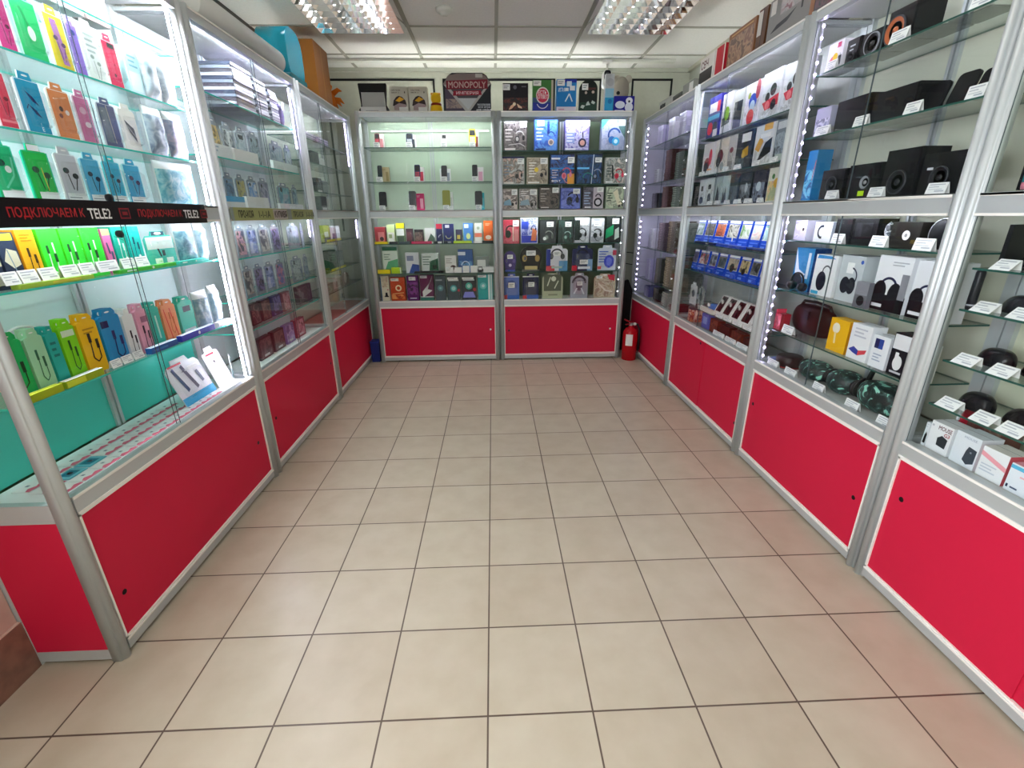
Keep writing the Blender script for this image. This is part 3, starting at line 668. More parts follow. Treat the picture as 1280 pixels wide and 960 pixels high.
row('L', c, 'fourth shelf', 1.16, .085, [
 (-8, 14, .145, 'navy and yellow cable box', 'cable box', ca(.05, '#26324a', [R(.0, .82, 1, .97, '#f2ea3a'), R(.0, .42, 1, .62, '#d9d3b2'), D(.4, .14, .3, '#e6ee3a', .2)])),
 (16, 39, .145, 'dark slate cable box with pale picture', 'cable box', ca(.05, '#2e3a52', [Pg([(.1, .5), (.4, .72), (.9, .66), (.95, .42), (.5, .36)], '#d6d2b8'), R(.05, .86, .9, .98, '#e8e23a'), Ln([(.4, .7), (.6, .2)], .06, '#7f9aa8'), D(.65, .16, .28, '#e6ee3a', .14)])),
 (41, 63, .15, 'amber yellow cable box', 'cable box', ca(.05, '#e8b020', [CB(.4, .42, '#4a3410', 1.2), LI(.15, .9, .6, 3, '#b98410', .05)], side='#f09a18')),
 (66, 91, .15, 'lime green cable box with white cord', 'cable box', ca(.05, '#3adf38', cabs(1), side='#57e820')),
 (92, 115, .15, 'lime green cable box', 'cable box', ca(.05, '#38dd3a', cabs(1), side='#57e820')),
 (116, 139, .15, 'lime green cable box with black plugs', 'cable box', ca(.05, '#36db3c', cabs(1, '#15401c'), side='#57e820')),
 (141, 151, .145, 'slim pink cable box', 'cable box', ca(.05, '#dd6fa8', [R(.0, .86, 1, 1, '#f6dc8c'), Pg([(.2, .7), (.4, .7), (.5, .45), (.3, .45)], '#41506a'), R(.55, .2, .8, .5, '#4a5a78')])),
 (153, 168, .15, 'teal cable box with white beads', 'cable box', ca(.05, '#12b89c', [CB(.4, .5, '#eaf6f2', 1.1), D(.7, .3, .1, '#f2f6f4'), Ln([(.1, .8), (.8, .7)], .03, '#0a4a42')])),
 (170, 186, .15, 'turquoise cable box', 'cable box', ca(.05, '#19bdb4', [CB(.4, .5, '#0c4c60', 1.1), D(.6, .32, .09, '#e8f0f4')])),
 (188, 224, .13, 'wide mint twin cable pack', 'cable pack', hp_('#3fbfae', [R(.04, .5, .96, .84, '#cfe2dc'), Pg([(.35, .52), (.42, .5), (.47, .28), (.42, .28)], '#16242c'), R(.5, .3, .6, .46, '#16242c'), R(.2, .03, .45, .24, '#f0f4f2'), R(.6, .03, .85, .24, '#f0f4f2')], tab='#254a5a')),
 (227, 250, .155, 'dark teal cable bag', 'cable bag', bg_('#4a7484', '#5f8c9a', '#86aab4')),
 (252, 274, .155, 'smoky blue cable bag', 'cable bag', bg_('#7698ac', '#8caabc', '#a8bfcc')),
], zmax=1.322)
for a, b, col, nm in ((25, 120, '#a9cc4a', 'olive green flat cable box'), (150, 222, '#46c23a', 'green flat box with round mark'), (224, 262, '#2fc9b4', 'turquoise flat box with white window')):
    row('L', c, 'fourth shelf', 1.16, .054, [(a, b, .012, nm, 'flat box', ca(.026, col, [D(.55, .5, .02, '#e6f2e6', .015), R(.1, .3, .25, .7, '#dff0e8')] if col != '#a9cc4a' else [R(.4, .3, .8, .8, '#d8cf4a')], side=col))])
cards('L', c, 'fourth shelf', 1.173, .0745, [(2, 22), (24, 46), (49, 70), (76, 97), (99, 117), (121, 146), (151, 167), (169, 184)], h=.034)
def toptab(col, P, holes=True):
    def mk(w, h):
        o = hangpack('cable_hang_box', w, h, col, P, blister=False, tk=.03); m = MB()
        b = h*.84; n = 8; pts = [(-w*.52, b)]+[(-w*.52+w*1.04*i/n, h*(.93+.06*(i % 2))) for i in range(n+1)]+[(w*.52, b)]
        m.prism(pts[::-1], .010, .013, col); 
        if holes: m.prints([D(.25, .93, .07, '#f2fafa'), D(.55, .94, .07, '#f2fafa'), D(.8, .93, .06, '#f2fafa')], -w/2, 0, w, h, .0095)
        t = m.build('hang_tab', o); return o
    return mk
row('L', c, 'fifth shelf', .865, .085, [
 (22, 52, .19, 'emerald cable hang box', 'cable hang box', toptab('#10b460', [CB(.42, .42, '#0a3a24', 1.2), R(.04, .03, .9, .1, '#eef4f2')])),
 (54, 76, .185, 'mint cable hang box', 'cable hang box', toptab('#a4dcb4', [CB(.4, .42, '#2a6a4a', 1.1), R(.04, .03, .9, .1, '#eef4f2')])),
 (78, 92, .18, 'teal cable hang box', 'cable hang box', toptab('#1fb0a6', [LI(.2, .7, .5, 3, '#127a74', .1), R(.04, .03, .9, .1, '#eef4f2')])),
 (94, 113, .19, 'lime cable hang box', 'cable hang box', toptab('#84dc1e', [Pg([(.1, .82), (.9, .82), (.9, .72), (.1, .72)], '#d8eed0'), CB(.4, .4, '#1d5a1a', 1.1), R(.04, .03, .9, .1, '#eef4f2')])),
 (115, 138, .19, 'yellow cable hang box', 'cable hang box', toptab('#f6c11c', [CB(.42, .42, '#2a2620', 1.3), LI(.2, .74, .6, 2, '#c08c10', .06)])),
 (140, 165, .19, 'blue cable hang box', 'cable hang box', toptab('#1590cc', [R(.05, .68, .4, .8, '#10205a'), CB(.5, .35, '#0c2a66', 1.2), R(.04, .03, .9, .1, '#eef4f2')])),
 (167, 180, .175, 'white cable hang box with dark plugs', 'cable hang box', toptab('#eceef0', [CB(.4, .3, '#1c2230', 1.3)])),
 (182, 196, .18, 'pink cable hang box', 'cable hang box', toptab('#eba6bf', [R(.35, .62, .9, .74, '#a06a84'), CB(.4, .3, '#2a2a34', 1.3)])),
 (198, 210, .175, 'aqua cable hang box', 'cable hang box', toptab('#2cc0ac', [Ln([(.5, .7), (.55, .2)], .16, '#bfeee4')])),
 (212, 229, .17, 'orange cable hang box', 'cable hang box', toptab('#f59a66', [Ln([(.15, .8), (.35, .1)], .05, '#e02a20'), Ln([(.55, .8), (.8, .1)], .06, '#e02a20'), CB(.45, .45, '#c8641e', .8)])),
 (231, 249, .165, 'sea green cable hang box', 'cable hang box', toptab('#3fc4ac', [R(.3, .62, .8, .76, '#12303a'), R(.1, .05, .9, .2, '#e6f0ee')])),
 (251, 268, .17, 'grey teal cable bag', 'cable bag', bg_('#6f94a4', '#86a2ac', '#a4b8be')),
 (270, 298, .18, 'frosted grey blue cable bag', 'cable bag', bg_('#88a4b0', '#98b2be', '#b0c2ca')),
], zmax=1.155)
cards('L', c, 'fifth shelf', .865, .075, [(138, 150), (152, 164), (166, 178)], h=.026)
row('L', c, 'fifth shelf', .865, .052, [
 (34, 82, .022, 'lime green shallow open box', 'flat box', ca(.020, '#a8b81e', None, top='#dfe83a')),
 (84, 132, .022, 'yellow green shallow open box', 'flat box', ca(.020, '#9cb41c', [R(.02, .1, .5, .9, '#d6e23a')], top='#e8ecdc')),
 (190, 224, .022, 'blue flat phone box', 'flat box', ca(.022, '#1560a8', [R(.1, .3, .6, .6, '#3a86c8')], top='#cfe2f2')),
 (228, 270, .024, 'deep blue flat phone box', 'flat box', ca(.022, '#1c3fae', [D(.5, .5, .03, '#dfe8f6', .03)], top='#dfe6fb')),
])
row('L', c, 'fifth shelf', .865, .0505, [(274, 304, .02, 'white flat phone box', 'phone box', ca(.022, '#f2f4f4', [R(.05, .1, .4, .25, '#30343c')]))])
def fanwheel(w, h):
    m = MB(); r = h/2; m.lathe([(r, -.004), (r, .004), (r*.92, .004), (r*.92, -.004), (r, -.004)], (0, .01, r), '#f1f2f4', 'y', 36, cap=False); m.lathe([(r*.2, -.004), (r*.2, .004), (.001, .005)], (0, .01, r), '#f1f2f4', 'y', 20)
    o = m.build('cable_reel')
    for i in range(12):
        a = 2*PI*i/12; k = MB(); k.tube([(r*.18*math.cos(a), .01, r+r*.18*math.sin(a)), (r*.94*math.cos(a), .01, r+r*.94*math.sin(a))], .0035, '#eceef2', 6); k.build('spoke', o)
    return o
row('L', c, 'fifth shelf', .865, .215, [(31, 74, .17, 'white spoked cable reel behind the cable boxes', 'cable reel', fanwheel), (6, 26, .15, 'cream box behind the cable boxes', 'product box', ca(.04, '#f3e6cc', [R(.1, .6, .8, .66, '#e6d2ac')]))], zmax=1.155)
# sim cards in rows on the floor of the cabinet
def sim(w, h):
    m = MB(); m.box(-w/2, 0, 0, w/2, .052, .0022, WH); z = .0026
    m.poly([(-w/2, .0, z), (w/2, .0, z), (w/2, .010, z), (w*.3, .018, z), (0, .010, z), (-w*.25, .02, z), (-w/2, .012, z)], '#e66a86')
    m.poly([(-w*.1, .03, z), (w*.05, .03, z), (w*.05, .04, z), (-w*.1, .04, z)], '#8d99a4'); return m.build('sim_card_pack')
def simb(w, h):
    m = MB(); m.box(-w/2, 0, 0, w/2, .051, .003, '#6fc6d6'); z = .0034
    m.poly([(-w*.3, .01, z), (w*.3, .01, z), (w*.3, .045, z), (-w*.3, .045, z)], '#1f7f9c'); m.poly([(-w*.1, .02, z), (w*.1, .02, z), (w*.1, .034, z), (-w*.1, .034, z)], '#e8a0b0'); return m.build('sim_card_pack')
u = 1.20; k = 0
for d0 in (.055, .113, .171):
    u = 1.205+.01*k
    for i in range(11):
        if u > 2.06 - (.0 if d0 < .1 else .18): break
        blue = (d0 > .1 and d0 < .16 and i in (1, 2)); o = (simb if blue else sim)(.07, 0); put('L', o, u+.035, d0, .5785)
        ITEMS.append(['L', c, f"floor {['front', 'middle', 'back'][k]} line", None, u, o, 'blue sim card pack' if blue else 'white and pink sim card pack', 'sim card pack', 'sim card packs']); u += .0775
    k += 1
row('L', c, 'floor', .578, .10, [
 (234, 272, .20, 'white stylus pen hang card with blue foot', 'stylus card', hp_('#e9ecf2', [R(0, 0, 1, .18, '#1ea6d8'), Pg([(.14, .8), (.22, .84), (.34, .3), (.26, .26)], '#2a4a7e'), Pg([(.4, .8), (.48, .84), (.62, .28), (.54, .24)], '#3a3c58'), Pg([(.72, .6), (.8, .62), (.84, .34), (.76, .32)], '#4a5a74'), R(.6, .68, .95, .76, '#fdfdfd'), R(.1, .86, .5, .9, '#d84a5a')], lean=.35)),
 (274, 294, .19, 'white cable hang card', 'cable card', hp_('#f0f0f2', [D(.5, .62, .05, '#3a3430'), R(.2, .8, .7, .84, '#d84a5a'), LI(.2, .5, .6, 4, '#c6cbd2', .07)], lean=.3)),
 (296, 310, .13, 'small white and green cable card', 'cable card', hp_('#dfe6ea', [R(.05, .05, .95, .42, '#5f8a86'), Ln([(.3, .15), (.7, .4)], .06, '#2a8ac8'), LI(.2, .7, .6, 3, '#aab4bc', .08)]))])
# ---------------- phone case cabinet
c = 'phone case cabinet'
def nb(col, sp):
    def mk(w, h):
        m = MB(); m.box(-w/2, 0, 0, w/2, .16, h, '#e6e3ef', {'u': col, 'd': col, 'l': sp}); m.box(-w/2-.0006, 0, 0, -w/2+.01, .1605, h+.0003, sp); m.box(-w/2+.01, -.0006, 0, w/2, .1, .0008, col); return m.build('exercise_book')
    return mk
for si, (pa, pb) in enumerate(((293, 318), (320, 335), (338, 348))):
    for i in range(13):
        z = 1.866+.0155*i
        if z > 2.07 - .02*si: break
        a, b = U('L', pa, .07, 1.95), U('L', pb, .07, 1.95); o = nb(('#b9b0d6', '#7d7aa0', '#d8d4e6', '#5b5478')[i % 4], ('#3e4458', '#86909e', '#4a4650', '#c4ccd4')[(i*3+si) % 4])(abs(b-a)-.006, .013)
        put('L', o, (a+b)/2+random.uniform(-.002, .002), .068+random.uniform(0, .006), z)
        tag(o, f"thin exercise book, {ORD[i]} from bottom of {('near', 'middle', 'far')[si]} stack, phone case cabinet top shelf", 'exercise book', 'exercise books stacked in the phone case cabinet')
row('L', c, 'top shelf', 1.865, .07, [(353, 366, .13, 'dark violet padded pouch', 'pouch', lambda w, h: pouch('#4a3f6e', w, h))])
def casep(cols, P=None, border='#8f99a4'): return hp_(border, blister=False, P=[('R', .1, .06, .9, .82, cols), D(.3, .74, .08, '#23262e'), P or []])
G1 = ('#8a8f86', '#d8b870', '#6a5a3c'); G2 = ('#59636c', '#c9d2d4', '#3b444c'); G3 = ('#7f9aa0', '#a8b8b8', '#52707c')
row('L', c, 'second shelf', 1.605, .085, [
 (266, 281, .17, 'gold patterned phone case', 'phone case', casep(G1)), (283, 298, .17, 'grey beaded phone case', 'phone case', casep(G2, [D(.5, .3+.1*i, .1, '#e8ecec') for i in range(5)])),
 (300, 313, .17, 'silver phone case with black badge', 'phone case', casep(('#9fb0ba', '#c4cdd2', '#7d8e9a'), [R(.3, .66, .7, .78, '#14161c')])), (315, 329, .17, 'dark striped phone case', 'phone case', casep(('#3c4a54', '#9ab0b8', '#2b3640'))),
 (341, 357, .16, 'pale green phone case', 'phone case', casep(G3)), (359, 376, .16, 'grey green phone case', 'phone case', casep(('#8fa8a4', '#b8c8c4', '#6a8486')))], zmax=1.86)
row('L', c, 'second shelf', 1.605, .055, [
 (264, 292, .055, 'white tempered glass box', 'screen glass box', ca(.02, '#eaf2f4', [LI(.1, .7, .3, 2, '#9ab8c8', .3)])), (294, 325, .055, 'plain white tempered glass box', 'screen glass box', ca(.02, '#f0f2f0')), (342, 374, .045, 'mint white tempered glass box', 'screen glass box', ca(.02, '#dfeee8'))], zmax=1.86)
row('L', c, 'rail shelf', 1.385, .085, [
 (286, 298, .16, 'steel blue phone case', 'phone case', casep(('#4a5a78', '#6f9ac0', '#8fa0b0'))), (300, 312, .16, 'olive gold phone case', 'phone case', casep(('#7c7a6a', '#c8c07a', '#8a96a4'))), (314, 326, .16, 'white phone case with blue feather', 'phone case', casep(('#c9d8e6', '#4a96d8', '#e6ecf2'))),
 (328, 340, .16, 'lavender phone case', 'phone case', casep(('#8a8ca6', '#b2b4c8', '#6c6e8c'))), (350, 366, .15, 'ocean teal phone case', 'phone case', casep(('#3f8aa4', '#7fc0cc', '#a8c4cc'))), (368, 386, .15, 'frosted aqua phone case', 'phone case', casep(('#8ab8c4', '#b8d4da', '#7a9cae')))], zmax=1.60)
row('L', c, 'rail shelf', 1.385, .055, [(284, 308, .05, 'blue and white screen film box', 'screen film box', ca(.02, '#f0f2f2', [R(0, .5, 1, 1, '#5fb0dc')])), (310, 338, .055, 'plain white screen film box', 'screen film box', ca(.02, '#eef3ef')), (350, 384, .03, 'low white screen film box', 'screen film box', ca(.02, '#f2f5f4'))])
CL = [('#6c6478', '#d8a8b0', '#3c3a4c'), ('#3a4a86', '#8a9ad0', '#c8cce0'), ('#8a8478', '#c8c4c0', '#5a5660'), ('#2c2838', '#8a7ab0', '#4a4660'), ('#5f7a78', '#9ab0b4', '#8a8e8a'), ('#7f9490', '#b4c4c4', '#4f6a70')]
nmz = ['floral', 'marbled', 'lace printed', 'speckled', 'smoky', 'frosted']; cn = ['mauve', 'indigo', 'stone grey', 'plum black', 'sage', 'pale teal']
row('L', c, 'fourth shelf', 1.145, .085, [(a, b, .155, f'{cn[i]} {nmz[i]} phone case', 'phone case', casep(CL[i])) for i, (a, b) in enumerate(((299, 311), (313, 325), (327, 340), (342, 353), (362, 376), (378, 391)))], zmax=1.32)
CL2 = [CL[2], CL[3], CL[1], ('#b0a8c4', '#d87a8a', '#6a7ab8'), CL[5], CL[4]]; cn2 = ['ash grey', 'blackcurrant', 'cornflower', 'pink lilac', 'seafoam', 'moss']
row('L', c, 'fifth shelf', .943, .085, [(a, b, .155, f'{cn2[i]} {nmz[(i+2) % 6]} phone case', 'phone case', casep(CL2[i])) for i, (a, b) in enumerate(((309, 320), (322, 333), (335, 346), (348, 358), (367, 380), (382, 395)))], zmax=1.14)
row('L', c, 'sixth shelf', .785, .09, [(a, b, .115, nm, 'wallet case', ca(.025, cl, [('R', .08, .06, .92, .94, ar)], name='wallet_case')) for a, b, nm, cl, ar in ((317, 328, 'wine red wallet case', '#3c2a2e', ('#46282e', '#8a6a6c', '#281a1e')), (330, 341, 'dusky brown wallet case', '#4a3438', ('#5a3c3c', '#8a6a66', '#2c2226')), (343, 354, 'violet wallet case', '#4a4070', ('#4c3f7c', '#8a80c0', '#2c2848')), (356, 365, 'coral red wallet case', '#94545e', ('#a8505c', '#d8a0a4', '#6a3840')), (374, 398, 'brown purple wallet case', '#5a4048', ('#5c3c48', '#7c6068', '#3c2c34')))], zmax=.94)
row('L', c, 'floor', .578, .10, [(a, b, .12, nm, 'wallet case', ca(.03, cl, [('R', .08, .06, .92, .94, ar), R(.3, .1, .7, .2, '#d8d4d8')], name='wallet_case')) for a, b, nm, cl, ar in ((327, 343, 'burgundy wallet case with round clasp', '#40282c', ('#4a282e', '#7a5a5c', '#2a1a1e')), (345, 358, 'brown black wallet case', '#3c2c30', ('#4a363a', '#7a605c', '#241c20')), (360, 370, 'lilac wallet case', '#8a7ab8', ('#9a86c8', '#c8b8e0', '#5c4c8c')), (372, 383, 'raspberry wallet case', '#94485a', ('#a8506a', '#d8a0ac', '#6a3444')))])
# ---------------- dim corner cabinet
c = 'corner cabinet'
row('L', c, 'second shelf', 1.70, .09, [(391, 400, .09, 'dark small gadget box', 'gadget box', ca(.05, '#3a3c40', [R(.3, .3, .7, .9, '#222428')])), (401, 407, .06, 'white small gadget box', 'gadget box', ca(.05, '#dfe2e0'))])
row('L', c, 'top shelf', 1.85, .08, [(383, 396, .05, 'pale stack of paper sheets', 'paper stack', ca(.1, '#d8d4e4', [R(0, .3*i, 1, .3*i+.12, '#8a84a8') for i in range(3)], name='paper_stack')), (398, 411, .05, 'lilac stack of paper sheets', 'paper stack', ca(.1, '#c8c4dc', [R(0, .3*i, 1, .3*i+.12, '#7a7498') for i in range(3)], name='paper_stack'))])
row('L', c, 'third shelf', 1.51, .09, [(397, 404, .10, 'black blue gadget box', 'gadget box', ca(.05, '#30363e', [('R', .1, .2, .9, .9, ('#30363e', '#6a7480', '#20242a')), R(.1, .02, .9, .18, '#eceeee')])), (405, 411, .09, 'grey gadget box', 'gadget box', ca(.05, '#8a9098'))])
row('L', c, 'rail shelf', 1.385, .09, [(403, 410, .10, 'dark grey gadget box', 'gadget box', ca(.05, '#4a4c50', [R(.1, .02, .9, .2, '#f0f0f0')])), (411, 417, .09, 'off white gadget box', 'gadget box', ca(.05, '#cfd2cc'))])
row('L', c, 'fourth shelf', 1.155, .09, [(406, 414, .12, 'olive charger box', 'charger box', ca(.05, '#8a9a2c', [R(.1, .3, .7, .6, '#c8d0c0'), R(0, 0, 1, .25, '#30343a')])), (415, 426, .11, 'white and navy charger box', 'charger box', ca(.05, '#c4c8cc', [R(.1, .1, .6, .5, '#2a3068'), R(.6, .5, 1, .9, '#e8eaec')]))], zmax=1.32)
row('L', c, 'fourth shelf', 1.155, .055, [(409, 427, .016, 'yellow price strip', 'price strip', ca(.003, '#e2d82a', name='price_strip'))])
row('L', c, 'fifth shelf', .935, .09, [(413, 422, .15, 'black green charger box', 'charger box', ca(.05, '#1c2a22', [R(.4, .4, .9, .8, '#4a6a58')])), (423, 431, .13, 'grey green charger box', 'charger box', ca(.05, '#6a7a70', [R(.1, .1, .9, .4, '#8a9a90')]))], zmax=1.15)
row('L', c, 'fifth shelf', .935, .055, [(415, 433, .016, 'bright yellow price strip', 'price strip', ca(.003, '#e2d82a', name='price_strip'))])
row('L', c, 'sixth shelf', .78, .09, [(418, 426, .11, 'clear bagged white charger', 'bagged charger', hp_('#d8d4cc', [D(.4, .6, .2, '#f6f4f0'), R(.3, .1, .6, .5, '#b8b0a8')])), (428, 437, .10, 'brown bagged charger', 'bagged charger', hp_('#8a7468', [D(.5, .5, .2, '#c8bcb0')]))], zmax=.93)
# ---------------- phone cabinet
c = 'phone cabinet'; EB = 'bin end'
PH = [('top', 1.886, [(468.8, 474.5, 166, 'dark red button phone', '#6a2028', 1, 470, 481, 168, '#f0e6e4', '#d88a94'), (508, 516, 166, 'navy button phone', '#1f2c4a', 1, 512, 520, 169, '#f2f2f2', '#3a3c44'), (552, 558.5, 167, 'white slim button phone', '#f2f2f2', 1, None, None, 0, '', ''), (586.5, 595, 160, 'yellow button phone', '#f0d816', 1, 588, 599, 164, '#f2f0ee', '#8a3a30')]),
      ('second', 1.617, [(472.5, 478, 206, 'grey slate phone', '#4a4e52', 0, 479, 487.5, 209, '#c8b48c', '#a08a5c'), (518.5, 525.5, 205, 'navy phone, red keys', '#26305c', 1, 520, 531, 209, '#f4eef0', '#d8405c'), (552, 559, 206, 'dark navy phone', '#1c2438', 0, 550, 564, 211, '#f0f2f4', '#9aa4b4'), (590.5, 597, 205, 'black phone', '#0c0c10', 0, 592, 605, 209, '#f4eef0', '#e8a8c8')]),
      ('rail', 1.385, [(474.5, 483.5, 239, 'glossy slate smartphone', '#20262c', 0, None, None, 0, '', ''), (511.5, 520.5, 238, 'black smartphone', '#14121a', 0, 521, 531, 242, '#d81e6e', '#f2a8c4'), (553.5, 563, 237, 'olive smartphone', '#8a8a2c', 2, 555, 567, 240, '#f2f2f0', '#d8dcd4'), (594, 603, 238, 'jet black smartphone', '#08080c', 0, 596, 606, 241, '#22b8cc', '#8ae0ea')])]
for sh, z, L in PH:
    for pa, pb, py, nm, col, ky, ba, bb, bt, bc, pc in L:
        row('B', c, sh+' shelf', z, .10, [(pa, pb, py+1, nm, 'mobile phone', lambda w, h: phone(w*1.08, h*1.02, col, '#15171c' if ky != 2 else '#8f8f30', ky == 1, '#c84a5a' if 'red' in nm else '#d8d8dc', .18), {'dz': .030})], end=EB)
        u = U('B', (pa+pb)/2, .10, z)
        m = MB(); m.box(-.022, .012, 0, .022, .040, .029, '#f4f4f2'); m.box(-.026, .008, 0, .026, .0115, .042, '#f5f5f3'); m.prints(LI(.1, .7, .7, 3, '#9aa0a8', .25), -.026, 0, .052, .042, .008)
        o = m.build('phone_stand'); put('B', o, u, .072, z); ITEMS.append(['B', c, sh+' shelf', EB, u, o, 'white phone stand with price slip', 'phone stand', None])
        if ba: row('B', c, sh+' shelf', z, .155, [(ba, bb, bt, ('kraft' if bc == '#c8b48c' else 'magenta' if bc == '#d81e6e' else 'cyan' if bc == '#22b8cc' else 'white')+' phone box behind '+nm.replace(', red keys', ''), 'phone box', ca(.04, bc, [R(.5, .1, .9, .7, pc), LI(.1, .85, .4, 2, pc, .06)], name='phone_box'))], end=EB)
X = dict(end=EB)
row('B', c, 'fourth shelf', 1.10, .09, [
 (465, 483, 284, 'red tin shaped charger box', 'gadget box', ca(.06, '#a83c44', [R(.3, .1, .9, .7, '#d8888a'), D(.65, .3, .2, '#3a2a30')])), (485, 495, 281, 'pale lime gadget box', 'gadget box', ca(.05, '#c8d8a0', [R(.1, .1, .9, .6, '#eef0ea'), R(.2, .3, .6, .5, '#8a9a6a')])),
 (496.5, 507, 279, 'yellow topped grey gadget box', 'gadget box', ca(.05, '#6a8a5c', [R(0, .75, 1, 1, '#e8d820'), R(.05, .4, .95, .72, '#e8eee8'), R(.1, .05, .9, .36, '#4a5c4a')])), (508.5, 517, 286, 'dark maroon gadget box', 'gadget box', ca(.05, '#4a2c3a', [R(.1, .2, .8, .8, '#6a3c44')])),
 (518.5, 530, 287, 'black lens adapter box', 'gadget box', ca(.05, '#2c2a2e', [('R', .08, .1, .92, .8, ('#4a3a38', '#7a6a60', '#26242a'))])), (531.5, 545, 285, 'white box with grey triangle print', 'gadget box', ca(.05, '#eef2f0', [Pg([(.2, .12), (.95, .12), (.95, .35), (.6, .65)], '#4a6a5c')])),
 (546, 553.5, 280, 'navy and red gadget box', 'gadget box', ca(.05, '#262c5c', [R(0, .75, 1, 1, '#c8344c'), A(.8, .3, .5, .1, 90, 180, '#e0e4f0')])), (554.5, 568, 280, 'navy earphone gadget box', 'gadget box', ca(.05, '#1f2a66', [A(.5, .4, .3, .05, 180, 340, '#d8d8a0'), R(.2, .8, .6, .95, '#e8eaf2')])),
 (570, 578, 287, 'small dark violet gadget box', 'gadget box', ca(.05, '#2c2a4c', [R(.2, .3, .7, .6, '#c8b850')])), (579.5, 592, 279, 'sky blue gadget box with hang top', 'gadget box', ca(.05, '#4a8ad8', [R(.1, .75, .55, .95, '#e8f0f8'), D(.5, .35, .22, '#d8e8a8', .3)])),
 (593.5, 603, 279, 'white gadget box with red stripe', 'gadget box', ca(.05, '#e8ece4', [R(0, .3, 1, .5, '#e8785c'), D(.5, .75, .2, '#a8b8a0')])), (604.5, 617, 276, 'orange gadget box', 'gadget box', ca(.05, '#ec6a1c', [D(.5, .25, .3, '#f4e0c8', .22), LI(.2, .85, .5, 2, '#f4c8a0', .06)]))], zmax=1.32, **X)
row('B', c, 'fourth shelf', 1.10, .052, [(a, b, .020, nm, 'flat box', ca(.030, cl, pr)) for a, b, nm, cl, pr in ((462, 485, 'yellow flat box', '#f0d81e', []), (486.5, 497, 'dark grey flat box', '#2a343a', []), (498.5, 512, 'slate flat box', '#4a5a62', []), (514, 540, 'pink red flat box', '#d82c62', [R(.1, .3, .9, .6, '#e8688a')]), (541.5, 553, 'black and white flat box', '#22282c', [R(.5, .1, .95, .9, '#eef0f0')]), (554.5, 565, 'navy flat box', '#26303c', [R(.5, .1, .9, .9, '#8a94a0')]), (566.5, 590, 'lime flat box', '#b8dc2c', [R(.1, .2, .9, .5, '#d0ea4a')]), (591.5, 601, 'flat box', '#f4f4f2', []), (602.5, 617, 'black flat box', '#121416', []))], **X)
row('B', c, 'fifth shelf', .838, .09, [
 (480, 499, 308, 'green and white router box', 'router box', ca(.07, '#e2efe6', [R(0, .86, 1, 1, '#3a7a5c'), Pg([(0, 0), (1, .0), (1, .55), (.35, .45)], '#5fae80'), LI(.1, .7, .4, 3, '#8aa898', .09)])),
 (508, 525, 316, 'white router box with blue picture', 'router box', ca(.07, '#e6eaf0', [Pg([(.2, 0), (1, 0), (1, .4), (.5, .45)], '#3a58a8'), R(.1, .6, .6, .85, '#8a94b0')])),
 (527.5, 549, 317, 'white router box with dark green set', 'router box', ca(.07, '#dfe9e4', [Pg([(.45, .1), (1, .1), (1, .75), (.5, .6)], '#2f6a4c'), R(.65, .2, .9, .4, '#143024'), LI(.08, .8, .5, 4, '#7a9488', .13)])),
 (556.5, 571.5, 320, 'white router box with brown picture', 'router box', ca(.07, '#eae8e4', [D(.7, .3, .25, '#4a2e22', .2), LI(.1, .8, .5, 3, '#a8a49c', .12)])),
 (573, 592, 312, 'blue router box with hang top', 'router box', ca(.06, '#2a5ca0', [R(0, .75, .5, .9, '#d8e4f2'), ('R', .05, .05, .95, .5, ('#1f4a8a', '#5a9ad0', '#10284c')), A(.5, .3, .3, .06, 0, 180, '#bcd8f0')])),
 (594, 612, 321, 'grey router box', 'router box', ca(.06, '#8a948e', [R(.15, .2, .75, .8, '#e4e8e4'), R(.3, .05, .6, .2, '#22262a')]))], zmax=1.09, **X)
row('B', c, 'fifth shelf', .838, .050, [(465, 488.5, .036, 'yellow thin box', 'accessory box', ca(.030, '#f2dc14', [])), (489.5, 502, .055, 'lime thin box with white end', 'accessory box', ca(.035, '#bcdc1c', [R(.9, 0, 1, 1, '#f0f0ea')])),
 (557, 567, .048, 'first white small box', 'accessory box', ca(.035, '#eef0ee', [LI(.1, .7, .6, 2, '#b4bab8', .3)])), (568, 577.5, .048, 'plain white small box', 'accessory box', ca(.035, '#f0f2f0', [])), (578.5, 587, .06, 'tall white small box', 'accessory box', ca(.035, '#f2f3f2', [R(.1, .3, .9, .35, '#c8cccc')])), (588, 597, .06, 'bright white small box', 'accessory box', ca(.035, '#f5f5f3', [])), (598, 603, .05, 'black and white small box', 'accessory box', ca(.035, '#24282c', [R(.1, .5, .9, .9, '#e8e8e8')])), (604, 618, .05, 'wide white small box', 'accessory box', ca(.035, '#eef0ef', [R(0, .45, 1, .5, '#cfd4d2')]))], **X)
def keyboard(w, h):
    m = MB(); m.box(-w/2, 0, 0, w/2, .045, .012, '#2a2426'); o = m.build('keyboard'); k = MB()
    for i in range(14):
        for j in range(3): k.box(-w/2+.006+i*(w-.012)/14, .004+j*.013, .0122, -w/2+.006+(i+.82)*(w-.012)/14, .014+j*.013, .016, '#15151a')
    k.build('key_block', o); return o
row('B', c, 'fifth shelf', .838, .050, [(517, 555, .02, 'black computer keyboard', 'keyboard', keyboard)], **X)
